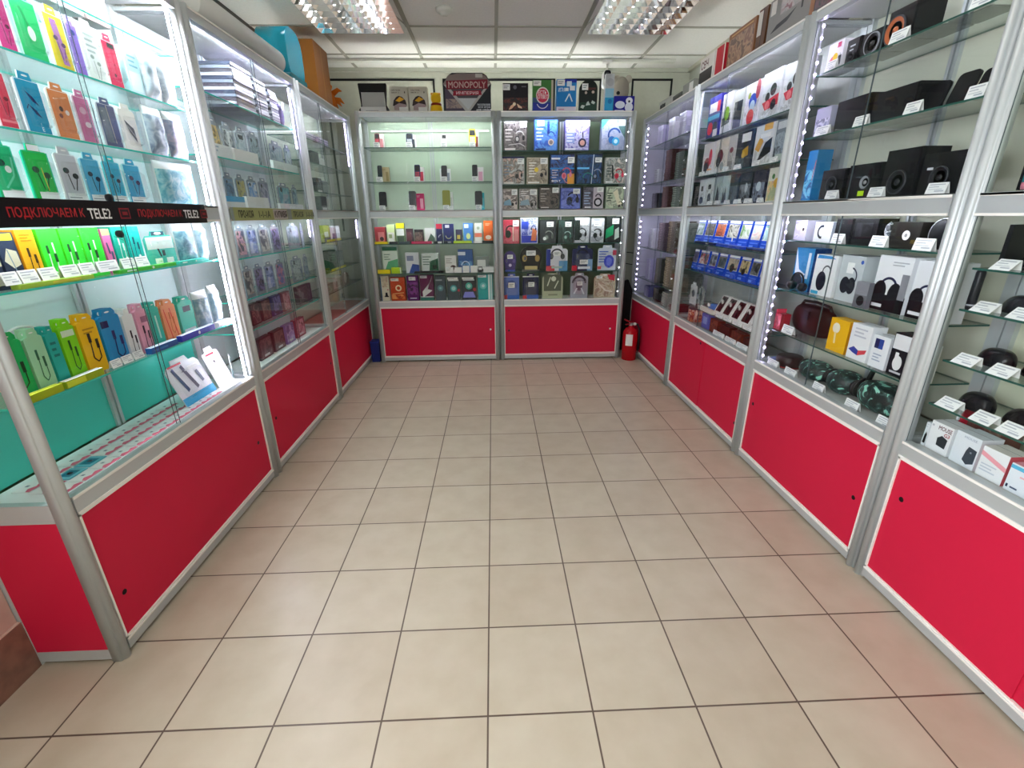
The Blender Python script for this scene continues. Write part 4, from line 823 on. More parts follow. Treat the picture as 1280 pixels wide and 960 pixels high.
row('B', c, 'floor', .578, .10, [
 (466, 471, 347, 'slim steel blue webcam box', 'product box', ca(.06, '#3a6a94', [R(.1, .5, .9, .9, '#5a8ab4')])), (472, 488.5, 345, 'beige tall box with small hat print', 'product box', ca(.06, '#e6dcc4', [('R', .1, .55, .9, .95, ('#e6dcc4', '#d8c8a8', '#c8a890')), Pg([(.4, .2), (.75, .2), (.7, .34), (.45, .34)], '#1c1a1e'), R(.3, .16, .85, .21, '#1c1a1e'), D(.8, .45, .1, '#c8707a')])),
 (489.5, 508, 347, 'red orange tall box', 'product box', ca(.06, '#c8461c', [R(.1, .85, .6, .97, '#f0e8e0'), D(.55, .55, .22, '#f4dcb0'), D(.55, .55, .12, '#c8461c'), Ln([(.1, .3), (.9, .35)], .06, '#f0b070'), ('R', .05, .08, .95, .28, ('#8a2410', '#d85a20', '#f09a50'))], stk=(.05, .86, .5, .11))),
 (510, 524.5, 345, 'purple tall box', 'product box', ca(.06, '#5a1a62', [('R', .06, .25, .94, .75, ('#4a1452', '#8a3a94', '#2c0a34')), R(.2, .82, .8, .96, '#e8e0ea'), R(.2, .08, .8, .12, '#d8c8dc')], stk=(.2, .83, .45, .12))),
 (526, 543.5, 344, 'magenta box with big white arrow', 'product box', ca(.06, '#6a2450', [Pg([(.15, .35), (.8, .75), (.95, .98), (.55, .45), (.9, .4), (.2, .12)], '#eeeeea'), R(0, 0, 1, .12, '#2f7a6a'), R(0, .13, 1, .16, '#e8e8e4')], stk=(.05, .88, .5, .1))),
 (545, 558, 345, 'grey box with faint teal disc', 'product box', ca(.06, '#48545a', [D(.5, .5, .3, '#5f8a90'), R(.0, .8, .7, .86, '#9aa4a8'), D(.5, .5, .12, '#8ac0c0')])), (559.5, 576, 346, 'charcoal box with teal disc', 'product box', ca(.06, '#3c484e', [D(.5, .5, .26, '#3fa4a4'), D(.5, .5, .16, '#a8d8d4'), R(.1, .82, .9, .88, '#e8ecec'), D(.9, .42, .1, '#c83a4a')], stk=(.05, .88, .8, .09))),
 (577.5, 596, 346, 'black box with teal disc and violet picture', 'product box', ca(.06, '#1c2028', [D(.5, .6, .24, '#4ac0a8'), D(.5, .6, .13, '#b8e8dc'), Pg([(.05, .1), (.95, .1), (.8, .35), (.2, .35)], '#8a8ad8'), R(.1, .84, .9, .88, '#dfe4e8'), D(.9, .45, .12, '#c8303c')], stk=(.05, .89, .8, .09))),
 (597.5, 617, 343, 'turquoise and white tall box', 'product box', ca(.06, '#22a8a4', [R(.68, 0, .95, 1, '#e4f0ee'), R(.8, 0, .86, 1, '#7fc8c4'), D(.35, .55, .22, '#6fd4d0'), D(.35, .55, .1, '#d8f2f0')], stk=(.02, .88, .55, .1)))], **X)
# ---------------- headset cabinet
c = 'headset cabinet'; X = dict(end='extinguisher end')
def hb(a1, a2, a3, P=None, **k): return lambda w, h: carton('headset_box', w, h, .07, a1, [('R', .03, .03, .97, .97, (a1, a2, a3)), P or []], **k)
LB = lambda col: LI(.08, .68, .3, 4, col, .11)
row('B', c, 'top shelf', 1.857, .09, [
 (629, 659.5, 151, 'black and silver headset box', 'headset box', hb('#2a2426', '#8a8280', '#4c4446', [LB('#d8d0cc'), R(.05, .03, .5, .1, '#e6e2de'), R(.05, .92, .5, .97, '#f0f0f0'), HS(.68, .5, .2, '#c8c6c2'), Ln([(.2, .2), (.7, .25), (.9, .15)], .03, '#d0c8c8')], stk=(.7, .78, .28, .2))),
 (667.5, 697, 148, 'bright blue headset box', 'headset box', hb('#2c5cc4', '#5a9ae0', '#4a80d8', [LB('#e0ecfa'), A(.72, .5, .16, .04, 0, 180, '#16307a'), D(.72, .28, .13, '#d8c8c0'), D(.72, .28, .08, '#8a7a7a'), Ln([(.6, .95), (.6, .55)], .1, '#16307a'), R(.05, .03, .5, .08, '#1c2c5a')], stk=(.12, .80, .3, .17))),
 (705, 736.5, 150, 'violet and white headset box', 'headset box', hb('#6a64b0', '#c8c8e6', '#8a7cc0', [R(.06, .25, .4, .62, '#8ea0d4'), LI(.08, .6, .3, 4, '#e8eaf6', .1), D(.72, .26, .17, '#2c2848'), D(.72, .26, .1, '#d09a90'), Ln([(.72, .6), (.74, .42)], .05, '#2c2848'), R(.02, .03, .45, .08, '#f0f0f8')], stk=(.7, .80, .3, .18))),
 (750, 780.5, 147, 'teal framed pale headset case', 'headset box', hb('#8a94b0', '#a8b0c8', '#9aa4c0', [Pg([(0, 1), (.3, 1), (0, .7)], '#3ad0a0'), Pg([(.62, 1), (1, 1), (1, .4), (.75, .7)], '#4a6a68'), A(.55, .5, .28, .07, 20, 200, '#2a4a86'), D(.45, .35, .14, '#2c6ab0'), D(.62, .3, .16, '#3aa8d8'), D(.62, .3, .08, '#bfeaf6')], stk=(.7, .80, .28, .18)))], zmax=2.10, **X)
row('B', c, 'second shelf', 1.591, .09, [
 (627, 656, 196, 'sepia soldier headset box', 'headset box', hb('#c8c8c4', '#7a7068', '#d8b8a8', [LB('#8a94a0'), Ln([(.1, .12), (.5, .3), (.9, .15)], .03, '#3a3a3c'), HS(.74, .4, .16, '#3a2c28'), R(.05, .03, .5, .09, '#f0e8e0'), R(0, .94, 1, 1, '#1c2050')], stk=(.68, .74, .3, .22))),
 (658, 685, 197, 'beige headset box with yellow sun', 'headset box', hb('#c8b8a0', '#8a7c6a', '#b0a490', [LI(.1, .78, .35, 6, '#f2ece0', .1), D(.45, .55, .1, '#f0d040'), HS(.78, .45, .15, '#2a2626'), R(.05, .04, .6, .1, '#f4f0e8')], stk=(.64, .76, .34, .22))),
 (686.5, 718, 188, 'tall navy headset box with pink headset', 'headset box', hb('#10153a', '#2a64b4', '#1a2050', [R(0, .5, 1, .55, '#2a86d0'), R(.72, 0, 1, .35, '#e8a040'), HS(.68, .38, .2, '#d8506a', '#e88a9a'), LI(.08, .45, .25, 4, '#b8b4c8', .08), T('BOLT', .08, .08, .06, '#f4f4f8', .36), R(.05, .82, .4, .88, '#e8ecf4')], stk=(.72, .70, .27, .2))),
 (719.5, 752, 187, 'tall dark blue headset box', 'headset box', hb('#0e1a3c', '#1c4f86', '#12324a', [R(.02, .5, .5, .56, '#6ac0f4'), Ln([(.66, .98), (.6, .0)], .03, '#c8d8e8'), HS(.82, .36, .16, '#8a98b8'), R(.2, .7, .55, .8, '#2a3458'), A(.45, .2, .2, .03, 0, 180, '#2a8a80')], stk=(.72, .72, .26, .16))),
 (755, 784.5, 197, 'grey headset box with red headset', 'headset box', hb('#c8ccc4', '#6a7470', '#e0d8cc', [LB('#5a6460'), HS(.7, .4, .22, '#c8283c', '#e0405c'), Ln([(.35, .7), (.4, .2)], .08, '#2a3432'), R(.05, .04, .4, .1, '#eef0ec')])),
], zmax=1.85, **X)
row('B', c, 'rail shelf', 1.385, .09, [
 (627, 647.5, 236, 'brown soldier headset box', 'headset box', hb('#b8a8a0', '#6a5c58', '#d8c8c0', [Pg([(.05, .2), (.6, .2), (.5, .5), (.1, .4)], '#8ab0c8'), HS(.75, .35, .18, '#2a2224')], stk=(.6, .7, .38, .26))),
 (648.5, 672, 236, 'second brown soldier headset box', 'headset box', hb('#b0a8a4', '#5c5654', '#d0c4bc', [Pg([(.05, .2), (.6, .2), (.5, .5), (.1, .4)], '#90a8b8'), HS(.78, .32, .16, '#26221e'), LI(.1, .85, .4, 3, '#e8e4e0', .1)], stk=(.6, .7, .38, .26))),
 (673, 699, 234, 'dark brown headset box', 'headset box', hb('#2e2624', '#6a5c54', '#463a36', [LB('#a89c94'), HS(.75, .4, .17, '#14100e'), R(.1, .05, .5, .1, '#d8d0c8'), R(.1, .9, .5, .95, '#d8d0c8')], stk=(.66, .74, .32, .24))),
 (700, 725.5, 235, 'cobalt headset box with big headset', 'headset box', hb('#4a58b0', '#7a88d4', '#3c4894', [HS(.6, .5, .3, '#14162a'), D(.42, .3, .12, '#2a3a5c')], stk=(.62, .72, .34, .24))),
 (727.5, 754, 231, 'black and white headset box', 'headset box', hb('#3a3640', '#6a6474', '#4a4450', [R(.5, .02, 1, .98, '#c8bcc4'), LI(.06, .7, .3, 5, '#a0b4d0', .12), A(.74, .55, .14, .05, 0, 180, '#1c1a20'), D(.74, .3, .2, '#1c1a20'), D(.74, .3, .12, '#d8d4d8'), R(.1, .04, .4, .1, '#f0f0f0')], stk=(.68, .76, .3, .22))),
 (756, 783.5, 233, 'pale green figure headset box', 'headset box', hb('#b4c4a4', '#d8dcc0', '#8a9480', [LB('#4c5c48'), Pg([(.4, .75), (.65, .9), (.75, .5), (.95, .2), (.7, .15), (.55, .45)], '#e8e0c0'), HS(.85, .22, .12, '#3a2c24')]))], zmax=1.585, **X)
row('B', c, 'fourth shelf', 1.091, .09, [
 (628.5, 649.5, 275, 'red headset box with black headset', 'headset box', hb('#c83c50', '#d86070', '#b83044', [R(.05, .78, .95, .98, '#b02c40'), A(.45, .55, .32, .08, 60, 200, '#2a1418'), D(.3, .4, .18, '#1c2a1c', .24), R(.58, .1, .66, .7, '#e8d0c0'), R(.7, .1, .95, .6, '#d88a8a')], stk=(.6, .72, .38, .26))),
 (650.5, 672.5, 272, 'white and blue headset box', 'headset box', hb('#e4e8f4', '#5a6cc8', '#d0d8f0', [R(.05, .55, .45, .85, '#2a44b4'), R(.05, .02, .95, .3, '#2c3cb0'), T('06', .08, .32, .12, '#2c3cb0', .35), Pg([(.6, .1), (.9, .1), (.95, .5), (.7, .6)], '#d87a50'), HP(.75, .6, .14, '#20264c')])),
 (674, 695.5, 275, 'black headset box with silver headset', 'headset box', hb('#14181c', '#2c3438', '#1c2226', [HS(.55, .35, .26, '#8a948c', '#5a645c'), D(.3, .2, .1, '#e4e8e4')], stk=(.42, .7, .4, .22))),
 (697, 716.5, 275, 'dark green headset box', 'headset box', hb('#16201e', '#24443c', '#1a2a28', [HS(.62, .35, .24, '#9ab8b0', '#3a6a5c')], stk=(.45, .7, .42, .22))),
 (717.5, 736.5, 272, 'grey headset box with black headset', 'headset box', hb('#b4b8c0', '#d4d8dc', '#8a9098', [R(0, .1, .35, .9, '#1c2824'), HS(.5, .4, .3, '#14201c', '#10181a')], stk=(.35, .7, .5, .2))),
 (737.5, 754.5, 273, 'second grey headset box with black headset', 'headset box', hb('#b8bcc0', '#d0d4d8', '#90969c', [HS(.5, .4, .32, '#14201c', '#10181a')], stk=(.2, .68, .6, .22))),
 (756, 775.5, 271, 'black headset box with green panel', 'headset box', hb('#0e1614', '#18241f', '#121c1a', [Pg([(.0, .15), (.5, .3), (.5, .7), (.0, .5)], '#1a9a64'), Pg([(.6, .1), (.9, .2), (.85, .6), (.6, .5)], '#c8d8cc')], stk=(.4, .72, .45, .22)))], zmax=1.32, **X)
def shellcase(col, P=None, tone='#3a3426', base='#b8bcae'):
    """clear shell pack with a rounded head"""
    def mk(w, h):
        a = [(-w*.36, 0), (w*.36, 0)] + [(w*.5*math.cos(t), h*.58+h*.42*math.sin(t)) for t in [PI*i/12-.25 for i in range(15)]]
        m = MB(); m.prism([(x, z) for x, z in a][::-1], .01, .045, col, sm=True); m.prints([HP(.5, .55, .34, '#14141a', tone), P or []], -w/2, 0, w, h, .01)
        o = m.build('headset_pack'); b = MB(); b.box(-w*.4, .0, 0, w*.4, .05, .012, base); b.build('pack_foot', o); sticker(o, -w*.22, h*.62, w*.44, h*.2, .0075); return o
    return mk
row('B', c, 'fifth shelf', .84, .09, [
 (629, 646, 314, 'purple round headset pack', 'headset pack', shellcase('#4a3a7c', [D(.5, .3, .12, '#d8d4f0')], '#6a5aa0', '#3a5cb8')), (650, 677.5, 304, 'black gold round top headset pack', 'headset pack', shellcase('#1a1812', [R(.2, .06, .8, .2, '#c8b478')], '#a88a4a', '#6a6a60')),
 (682, 709.5, 306, 'white red and blue headset pack', 'headset pack', hp_('#e4e4ea', [R(0, 0, .4, .2, '#d84a54'), R(.6, 0, 1, .4, '#5a9ac8'), HP(.5, .62, .3, '#101014'), R(.25, .1, .75, .18, '#b8d0c0'), R(0, .2, .2, .86, '#2a3a94')], stk=(.35, .6, .32, .18))),
 (714, 740.5, 305, 'navy and red headset pack', 'headset pack', hp_('#1c2450', [R(0, 0, .25, .2, '#c8283c'), R(.75, 0, 1, .45, '#8ab0d8'), HP(.5, .6, .3, '#0c0e1c', '#3a4468'), R(.3, .06, .9, .16, '#e8ecf2')], stk=(.38, .25, .4, .18))),
 (746, 769.5, 303, 'clear blue headset pack with list', 'headset pack', hp_('#cfd8e4', [LI(.06, .72, .5, 5, '#4a6ac8', .1), D(.62, .35, .28, '#3a4ad0', .34), D(.62, .35, .16, '#6a7ae8', .22), R(0, .04, .2, .16, '#e05a5a'), R(.8, .6, 1, .8, '#c8405a')]))], zmax=1.085, **X)
row('B', c, 'floor', .578, .10, [
 (629, 649.5, 341, 'light blue hanging headset pack', 'headset pack', hp_('#5a74c0', [HP(.5, .55, .3, '#2a3c86', '#3a54a8'), R(0, .0, 1, .16, '#3a6ac4'), R(0, 0, .2, .16, '#d84a50'), R(.0, .86, 1, .9, '#d8e0f0')], stk=(.28, .45, .42, .2))),
 (653, 673.5, 341, 'midnight blue hanging headset pack', 'headset pack', hp_('#18204a', [HP(.5, .55, .32, '#0c0e1c', '#2a3460'), R(0, .0, 1, .16, '#3a5cb0'), R(0, 0, .25, .14, '#c8343c'), R(.0, .86, 1, .9, '#e4e8e0')], stk=(.35, .48, .38, .18))),
 (677, 703.5, 341, 'olive framed headphone pack', 'headset pack', hp_('#b4b898', [R(.08, .3, .92, .95, '#5c6250'), D(.55, .78, .12, '#d8dcc8'), Ln([(.25, .5), (.4, .85)], .05, '#d4d8c0'), Ln([(.6, .4), (.78, .7)], .05, '#d4d8c0'), R(.3, .12, .75, .18, '#8a8e74')], blister=False)),
 (712, 734.5, 339, 'grey arched headphone pack', 'headset pack', hp_('#a8a8b4', [A(.5, .6, .42, .12, 0, 180, '#4a464e'), D(.5, .5, .18, '#6a6470', .3), Ln([(.2, .15), (.38, .4)], .08, '#e0e4ea'), Ln([(.8, .15), (.62, .4)], .08, '#e0e4ea')], stk=(.38, .5, .3, .16))),
 (741, 768.5, 342, 'tan headphone pack with red corner', 'headset pack', hp_('#c8b89c', [('R', .05, .05, .95, .9, ('#b8a488', '#dcd0b8', '#a88a78')), Pg([(.6, .95), (.95, .95), (.95, .7), (.7, .75)], '#c83248'), Ln([(.2, .6), (.55, .3), (.9, .25)], .06, '#efe8dc')], stk=(.1, .8, .28, .12)))], zmax=.835, **X)
# ---------------- disc cabinet: stacks of thin cases
c = 'disc cabinet'
def disc(cols):
    m = MB(); h = .0135; m.box(-.068, 0, 0, .068, .18, h, cols[0]); m.prints([R(.05, .15, .95, .85, cols[1]), R(.1, .3, .6, .65, cols[2])], -.068, 0, .136, h); return m.build('disc_case')
SH4 = {'top shelf': (1.90, [('lilac', ('#b8b0d8', '#e4e0f2', '#7a74a8'), 11), ('white', ('#dcd8ea', '#f4f2f8', '#8a84b4'), 12), ('pale violet', ('#c4bce0', '#eceaf4', '#5a5488'), 12), ('silver', ('#c8c8d0', '#ececf0', '#8a8a98'), 10)]),
 'second shelf': (1.596, [('white', ('#d8d4e4', '#f0eef6', '#4a4668'), 8), ('dark red', ('#4a2428', '#6a3438', '#a87470'), 17), ('green', ('#2c3c34', '#4c5c50', '#a8b8a4'), 14), ('grey green', ('#5c6a60', '#8a9a8c', '#c8d0c4'), 15)]),
 'rail shelf': (1.385, [('black', ('#26242c', '#4a4654', '#b8b4cc'), 9), ('brown red', ('#502c2c', '#6c3c38', '#b08c80'), 12), ('sage', ('#4c5c50', '#7a8c7c', '#d0d8cc'), 11), ('dark green', ('#24332c', '#3c4c42', '#90a094'), 12)]),
 'fourth shelf': (1.035, [('white', ('#dcd8ee', '#f2f0fa', '#9a94c4'), 12), ('mauve', ('#5a4858', '#7a6474', '#c4b0bc'), 16), ('brown', ('#4a3c34', '#6a5848', '#c0a888'), 17), ('grey', ('#6a7470', '#94a09a', '#d8dedc'), 16)]),
 'fifth shelf': (.745, [('lavender', ('#b4acdc', '#dedaf0', '#5c5698'), 13), ('dark grey', ('#3c3a3a', '#5c5854', '#c8bca8'), 15), ('sand', ('#7a6a54', '#a8947a', '#e4d8c0'), 17), ('smoke', ('#5c605c', '#8a8e88', '#dcdcd8'), 16)]),
 'floor': (.578, [('violet', ('#6a62a0', '#9a94c4', '#e4e2f4'), 7), ('black brown', ('#2c2826', '#4a4440', '#b4a89c'), 8), ('white grey', ('#8a8a84', '#b4b4ac', '#eeeeea'), 8), ('charcoal', ('#30302e', '#50504c', '#c4c4bc'), 7)])}
PXC = {0: 4.50, 1: 4.235, 2: 4.00, 3: 3.76}
for sh, (z, st) in SH4.items():
    for k, (nm, cols, n) in enumerate(st):
        first = disc(cols); lab = f"{nm} disc case in the flat {nm} stack, disc cabinet {sh}"
        for i in range(n):
            o = first if i == 0 else copy_tree(first)
            put('R', o, PXC[k]+random.uniform(-.004, .004), .085+random.uniform(0, .006), z+.0142*i); tag(o, lab, 'disc case', f'disc cases in the {nm} stack on the {sh}')
# ---------------- toy cabinet
c = 'toy cabinet'
def shade(h): return '#'+''.join('%02x' % int(int(h[i:i+2], 16)*.78) for i in (1, 3, 5))
def tb(col, cols, P=None, name='toy_box', dep=.07, **k): return lambda w, h: carton(name, w, h, dep, col, [('R', .04, .04, .96, .62, cols) if cols else ('R', .05, .05, .95, .58, (col, col, shade(col), col)), P or []], **k)
def carart(y=.4, r='#c8263c'): return [Pg([(.15, y), (.3, y+.14), (.6, y+.2), (.9, y+.1), (.95, y-.06), (.2, y-.1)], '#c4d0d4'), D(.62, y+.1, .16, '#1c2024'), D(.35, y-.02, .12, '#14161a'), Pg([(.1, y-.12), (.95, y-.02), (.95, y-.25), (.3, y-.3)], r), D(.4, y-.2, .12, '#e87a80'), D(.72, y-.22, .14, '#14161a')]
row('R', c, 'top shelf', 1.808, .08, [
 (881, 896.5, 120, 'blue and red robot toy box', 'toy box', tb('#2c2a8c', None, [R(0, .45, 1, .55, '#4ab0d8'), R(.1, .62, .75, .84, '#eef0f4'), D(.3, .25, .22, '#e0344c'), D(.7, .25, .2, '#24283c'), R(.6, .0, .95, .2, '#e8e4ec'), R(.75, .6, 1, .85, '#c83a4a')])),
 (898.5, 911, 116, 'white toy box with green car', 'toy box', tb('#e8e8ee', None, [Pg([(.1, .4), (.9, .5), (.9, .25), (.1, .2)], '#25302c'), D(.55, .5, .25, '#8ac02c', .3), R(.1, .05, .9, .2, '#d8dce0')])),
 (912.5, 925, 112, 'dark toy box with pale frame', 'toy box', tb('#c8ccc8', None, [R(.15, .05, .95, .72, '#20262c'), R(.2, .5, .4, .7, '#6a7074')])),
 (926.5, 945.5, 103, 'white toy box with blue and red balls', 'toy box', tb('#e4e2ec', None, [D(.55, .55, .26, '#2c4ab8'), D(.55, .45, .18, '#b8d0e4'), D(.5, .2, .24, '#d83c44'), D(.3, .72, .1, '#a8b848'), D(.85, .8, .14, '#a83848', .3)])),
 (947, 971, 88, 'white toy box with silver and red car', 'toy box', tb('#e0e2ea', None, carart(.5))),
 (972.5, 999, 76, 'taller white toy box with red sports car', 'toy box', tb('#dcdfe6', None, carart(.55, '#d02a44')))], zmax=2.10)
row('R', c, 'second shelf', 1.58, .08, [
 (875, 890, 174, 'white toy box with red fire bike', 'toy box', tb('#eae6e8', None, [D(.4, .35, .25, '#8a1c24'), D(.35, .25, .2, '#1c1a1c'), D(.7, .55, .14, '#e0344c', .3), R(.5, .05, .9, .2, '#f0a870')])),
 (891, 905.5, 168, 'white toy box with maroon bike', 'toy box', tb('#e0d8cc', None, [D(.45, .5, .26, '#6a2028'), D(.35, .35, .2, '#2a2222'), D(.7, .2, .16, '#9aa09c')])),
 (907, 915, 165, 'slim grey toy box with red figure', 'toy box', tb('#c4c0bc', None, [D(.5, .6, .3, '#7a2c34', .2), R(.1, .05, .9, .3, '#8a8884')])),
 (916.5, 937, 160, 'black toy box with yellow truck', 'toy box', tb('#1c2422', None, [R(.3, .72, .85, .94, '#f0f2f2'), Pg([(.4, .5), (.75, .6), (.8, .35), (.5, .3)], '#c89a20'), D(.5, .38, .1, '#e0b840'), ('R', .05, .05, .6, .3, ('#26302e', '#5c6a68', '#1a2020'))])),
 (938.5, 962, 150, 'white toy box with yellow digger', 'toy box', tb('#dfe2e4', None, [Pg([(.05, .45), (.3, .75), (.5, .6), (.3, .35)], '#d8a030'), Pg([(.25, .1), (.95, .3), (.95, .65), (.6, .55)], '#14181a'), R(.45, .85, .9, 1, '#e0a828'), R(.3, .68, .85, .78, '#f2f2f2')])),
 (963.5, 982, 146, 'grey toy box with black machine', 'toy box', tb('#7c8690', None, [('R', .05, .05, .95, .7, ('#6a747e', '#a8b4c0', '#2a3038')), R(.1, .78, .9, .95, '#c8ced4'), R(.2, .05, .8, .2, '#b8c4bc')]))], zmax=1.80)
row('R', c, 'rail shelf', 1.39, .08, [
 (869, 879, 221, 'white box with navy camera', 'toy box', tb('#dce2e8', None, [R(.3, .55, .7, .75, '#1c222c'), D(.5, .2, .34, '#1c3054', .26)])), (880, 889, 219, 'pale box with small black camera', 'toy box', tb('#d4dcdc', None, [R(.3, .6, .7, .78, '#22282e'), D(.55, .25, .24, '#2a343c', .3)])),
 (890, 898.5, 217, 'grey box with tower picture', 'toy box', tb('#a8b8b8', None, [Pg([(.3, .1), (.5, .7), (.8, .4), (.9, .05)], '#222a2c')])), (900, 907.5, 215, 'mint grey box with two spires', 'toy box', tb('#b8cccc', None, [Pg([(.1, .05), (.25, .6), (.4, .3), (.55, .65), (.9, .05)], '#39454a')])),
 (909, 919.5, 213, 'dark slate box with crowd picture', 'toy box', tb('#2c3a40', ('#2c3a40', '#5c6c70', '#1c262c'))), (921, 936, 211, 'black box with silver figure', 'toy box', tb('#20282e', ('#222a30', '#7a8894', '#161c22'), [D(.6, .5, .12, '#b8c4cc', .2)])),
 (937.5, 953, 209, 'navy box with white helmet', 'toy box', tb('#26283c', ('#2a2c44', '#8a98ac', '#1c1e30'), [D(.5, .5, .2, '#c4d4dc', .2)])), (955.5, 974, 205, 'colourful box with jungle picture', 'toy box', tb('#dcdcd0', ('#a8b088', '#e8c888', '#c8a090'), [D(.35, .75, .1, '#3a7a3c'), D(.6, .55, .18, '#d8a840')]))], zmax=1.575)
for px in (871, 882, 892, 902, 912, 926, 943): pass
cards('R', c, 'rail shelf', 1.39, .066, [(884, 891), (893, 899), (905, 911), (917, 925), (930, 939), (946, 953)], h=.024)
cards('R', c, 'second shelf', 1.58, .066, [(874, 880), (882, 888), (890, 897), (904, 910), (917, 925), (941, 949), (963, 971)], h=.028)
def gd(cols, P=None):
    def mk(w, h):
        m = MB(); m.box(-w/2, 0, 0, w/2, .02, h, mat('#1f4ccc', .15)); m.prints([R(.03, .34, .97, .86, '#d8dce0'), ('R', .05, .36, .95, .85, cols), R(.1, .2, .9, .24, '#3f74e8'), R(.03, .89, .97, .99, '#eef1f4'), R(.1, .05, .5, .14, '#5a8af0'), P or []], -w/2, 0, w, h); o = m.build('game_disc')
        o.rotation_euler.x = -.16; return o
    return mk
row('R', c, 'fourth shelf', 1.135, .085, [(867, 876, .155, 'white silver game disc', 'game disc', gd(('#d8dce4', '#a8b4bc', '#5a7a6a'))), (877.5, 889, .155, 'black warrior game disc', 'game disc', gd(('#26221f', '#5a4a40', '#1c1a18'))), (890, 902, .155, 'orange red game disc', 'game disc', gd(('#3a2420', '#d86a3c', '#8a3424'))),
 (904, 918, .155, 'grey tusk game disc', 'game disc', gd(('#7a7a78', '#d8d4cc', '#3c3a3a'), [A(.3, .2, .4, .08, 0, 80, '#e8e4d8')])), (919.5, 932, .155, 'pale green leaf game disc', 'game disc', gd(('#c8ccc8', '#e8e8e4', '#5a8a4c'))), (933.5, 946, .155, 'pastel pink game disc', 'game disc', gd(('#c8a8b8', '#f0d8c8', '#b8c8d8'))), (947.5, 961, .155, 'aqua wolf game disc', 'game disc', gd(('#a8ccd4', '#d8eae8', '#5a9aa8')))], zmax=1.32)
row('R', c, 'fourth shelf', 1.135, .052, [(868, 892, .016, 'dark navy flat disc box', 'flat box', ca(.03, '#10184c', [R(.6, .3, .75, .7, '#d8d4c8')])), (894, 930, .016, 'royal blue flat disc box', 'flat box', ca(.03, '#1a3aa8', [R(.1, .3, .5, .5, '#2c5ad8')])), (932, 959, .016, 'black blue flat disc box', 'flat box', ca(.03, '#161a2c', [R(.05, .6, .95, 1, '#24429c')]))])
row('R', c, 'fifth shelf', .947, .085, [(862, 869, .14, 'dark violet game disc', 'game disc', gd(('#2c2a4c', '#6a6488', '#1a1a30'))), (870.5, 881.5, .14, 'red and white game disc', 'game disc', gd(('#d8d0cc', '#b83c4c', '#3a2c34'))), (883, 891.5, .14, 'white jersey game disc', 'game disc', gd(('#d0d4dc', '#8a94a4', '#2c3040'))), (893, 903, .14, 'charcoal game disc', 'game disc', gd(('#2a2c30', '#6a6c6c', '#1a1c1e'))), (904.5, 918, .14, 'bronze soldier game disc', 'game disc', gd(('#8a8070', '#c8b898', '#3a342c'), [D(.5, .45, .2, '#2c2622')])), (919.5, 931.5, .14, 'golden car game disc', 'game disc', gd(('#b8a080', '#e0c890', '#3c2c20'), [D(.5, .4, .18, '#2a1c14')])), (933, 944, .14, 'black knight game disc', 'game disc', gd(('#26282a', '#7a7c7c', '#141618'))), (945.5, 955, .14, 'grey ghost game disc', 'game disc', gd(('#a8aca8', '#d0d4d0', '#4c504c')))], zmax=1.13)
def watchbox(w, h):
    m = MB(); m.prism([(0, 0), (0, .02), (.05, h), (.075, h), (.085, 0)], -w/2, w/2, '#eceae6'); o = m.build('watch_stand')
    # prism runs along x after the turn below
    for v in o.data.vertices: v.co = (v.co.y, v.co.x, v.co.z)
    o.data.flip_normals()
    k = MB(); s = (h-.02)/.05; f = lambda t: (.0 + .05*t - .0012, .02+(h-.02)*t)
    y0, z0 = f(.06); y1, z1 = f(.96); k.poly([(-w*.38, y0, z0), (w*.38, y0, z0), (w*.38, y1, z1), (-w*.38, y1, z1)], '#3a1418')
    c_ = k.build('printed_face', o); c_['label'] = 'dark wine printed face'
    b = MB(); yb, zb = f(.5); b.tube([(w*.1, f(.12)[0]-.004, f(.12)[1]), (w*.12, f(.45)[0]-.01, f(.45)[1]), (0, f(.62)[0]-.012, f(.62)[1]), (w*.15, f(.9)[0]-.006, f(.9)[1])], .006, '#121014', 8)
    b.lathe([(.0005, .008), (.016, .007), (.017, -.004)], (0.0, f(.66)[0]-.008, f(.66)[1]), '#c8c4c0', 'y', 16); b.build('wristband', o)
    return o
row('R', c, 'sixth shelf', .70, .075, [(892, 900, .125, 'white fitness watch stand', 'watch stand', watchbox), (901, 910.5, .125, 'white fitness watch stand with black band', 'watch stand', watchbox), (911.5, 921.5, .125, 'white fitness watch stand with silver face', 'watch stand', watchbox), (923, 935, .125, 'white fitness watch stand with wine face', 'watch stand', watchbox), (936.5, 947, .125, 'white fitness watch stand by the post', 'watch stand', watchbox),
 (861, 869, .16, 'clear blister of small parts', 'parts blister', hp_('#c8ccd0', [D(.5, .5, .24, '#5a6068')])), (871, 878, .15, 'grey blister of small parts', 'parts blister', hp_('#8a9090', [D(.5, .5, .3, '#3a4040')])), (881, 889, .05, 'crumpled blue bag', 'parcel', lambda w, h: pouch('#3a7ac8', w, h))], zmax=.94)
row('R', c, 'sixth shelf', .70, .045, [(872, 890, .025, 'white long paper box', 'paper box', ca(.025, '#dcd8d0'))])
cards('R', c, 'sixth shelf', .70, .052, [(894, 902), (904, 913), (915, 926), (928, 938)], h=.02)
def tub(w, h):
    m = MB(); r = w/2; m.lathe([(r*.94, 0), (r, h*.04), (r, h*.86), (r*.97, h*.88)], (0, r, 0), art(('#a81c24', '#d88a5a', '#8a1420', '#e8c0a8'), 12), 'z', 28); o = m.build('tub')
    l = MB(); l.lathe([(r*1.02, h*.86), (r*1.03, h*.98), (r*.97, h), (.001, h*1.0)], (0, r, 0), '#4a4448', 'z', 28); k = l.build('tub_lid', o); k['label'] = 'dark plastic lid'; return o
row('R', c, 'floor', .578, .048, [(851, 869, .105, 'red printed round tub', 'tub', tub, {'w': .13})])
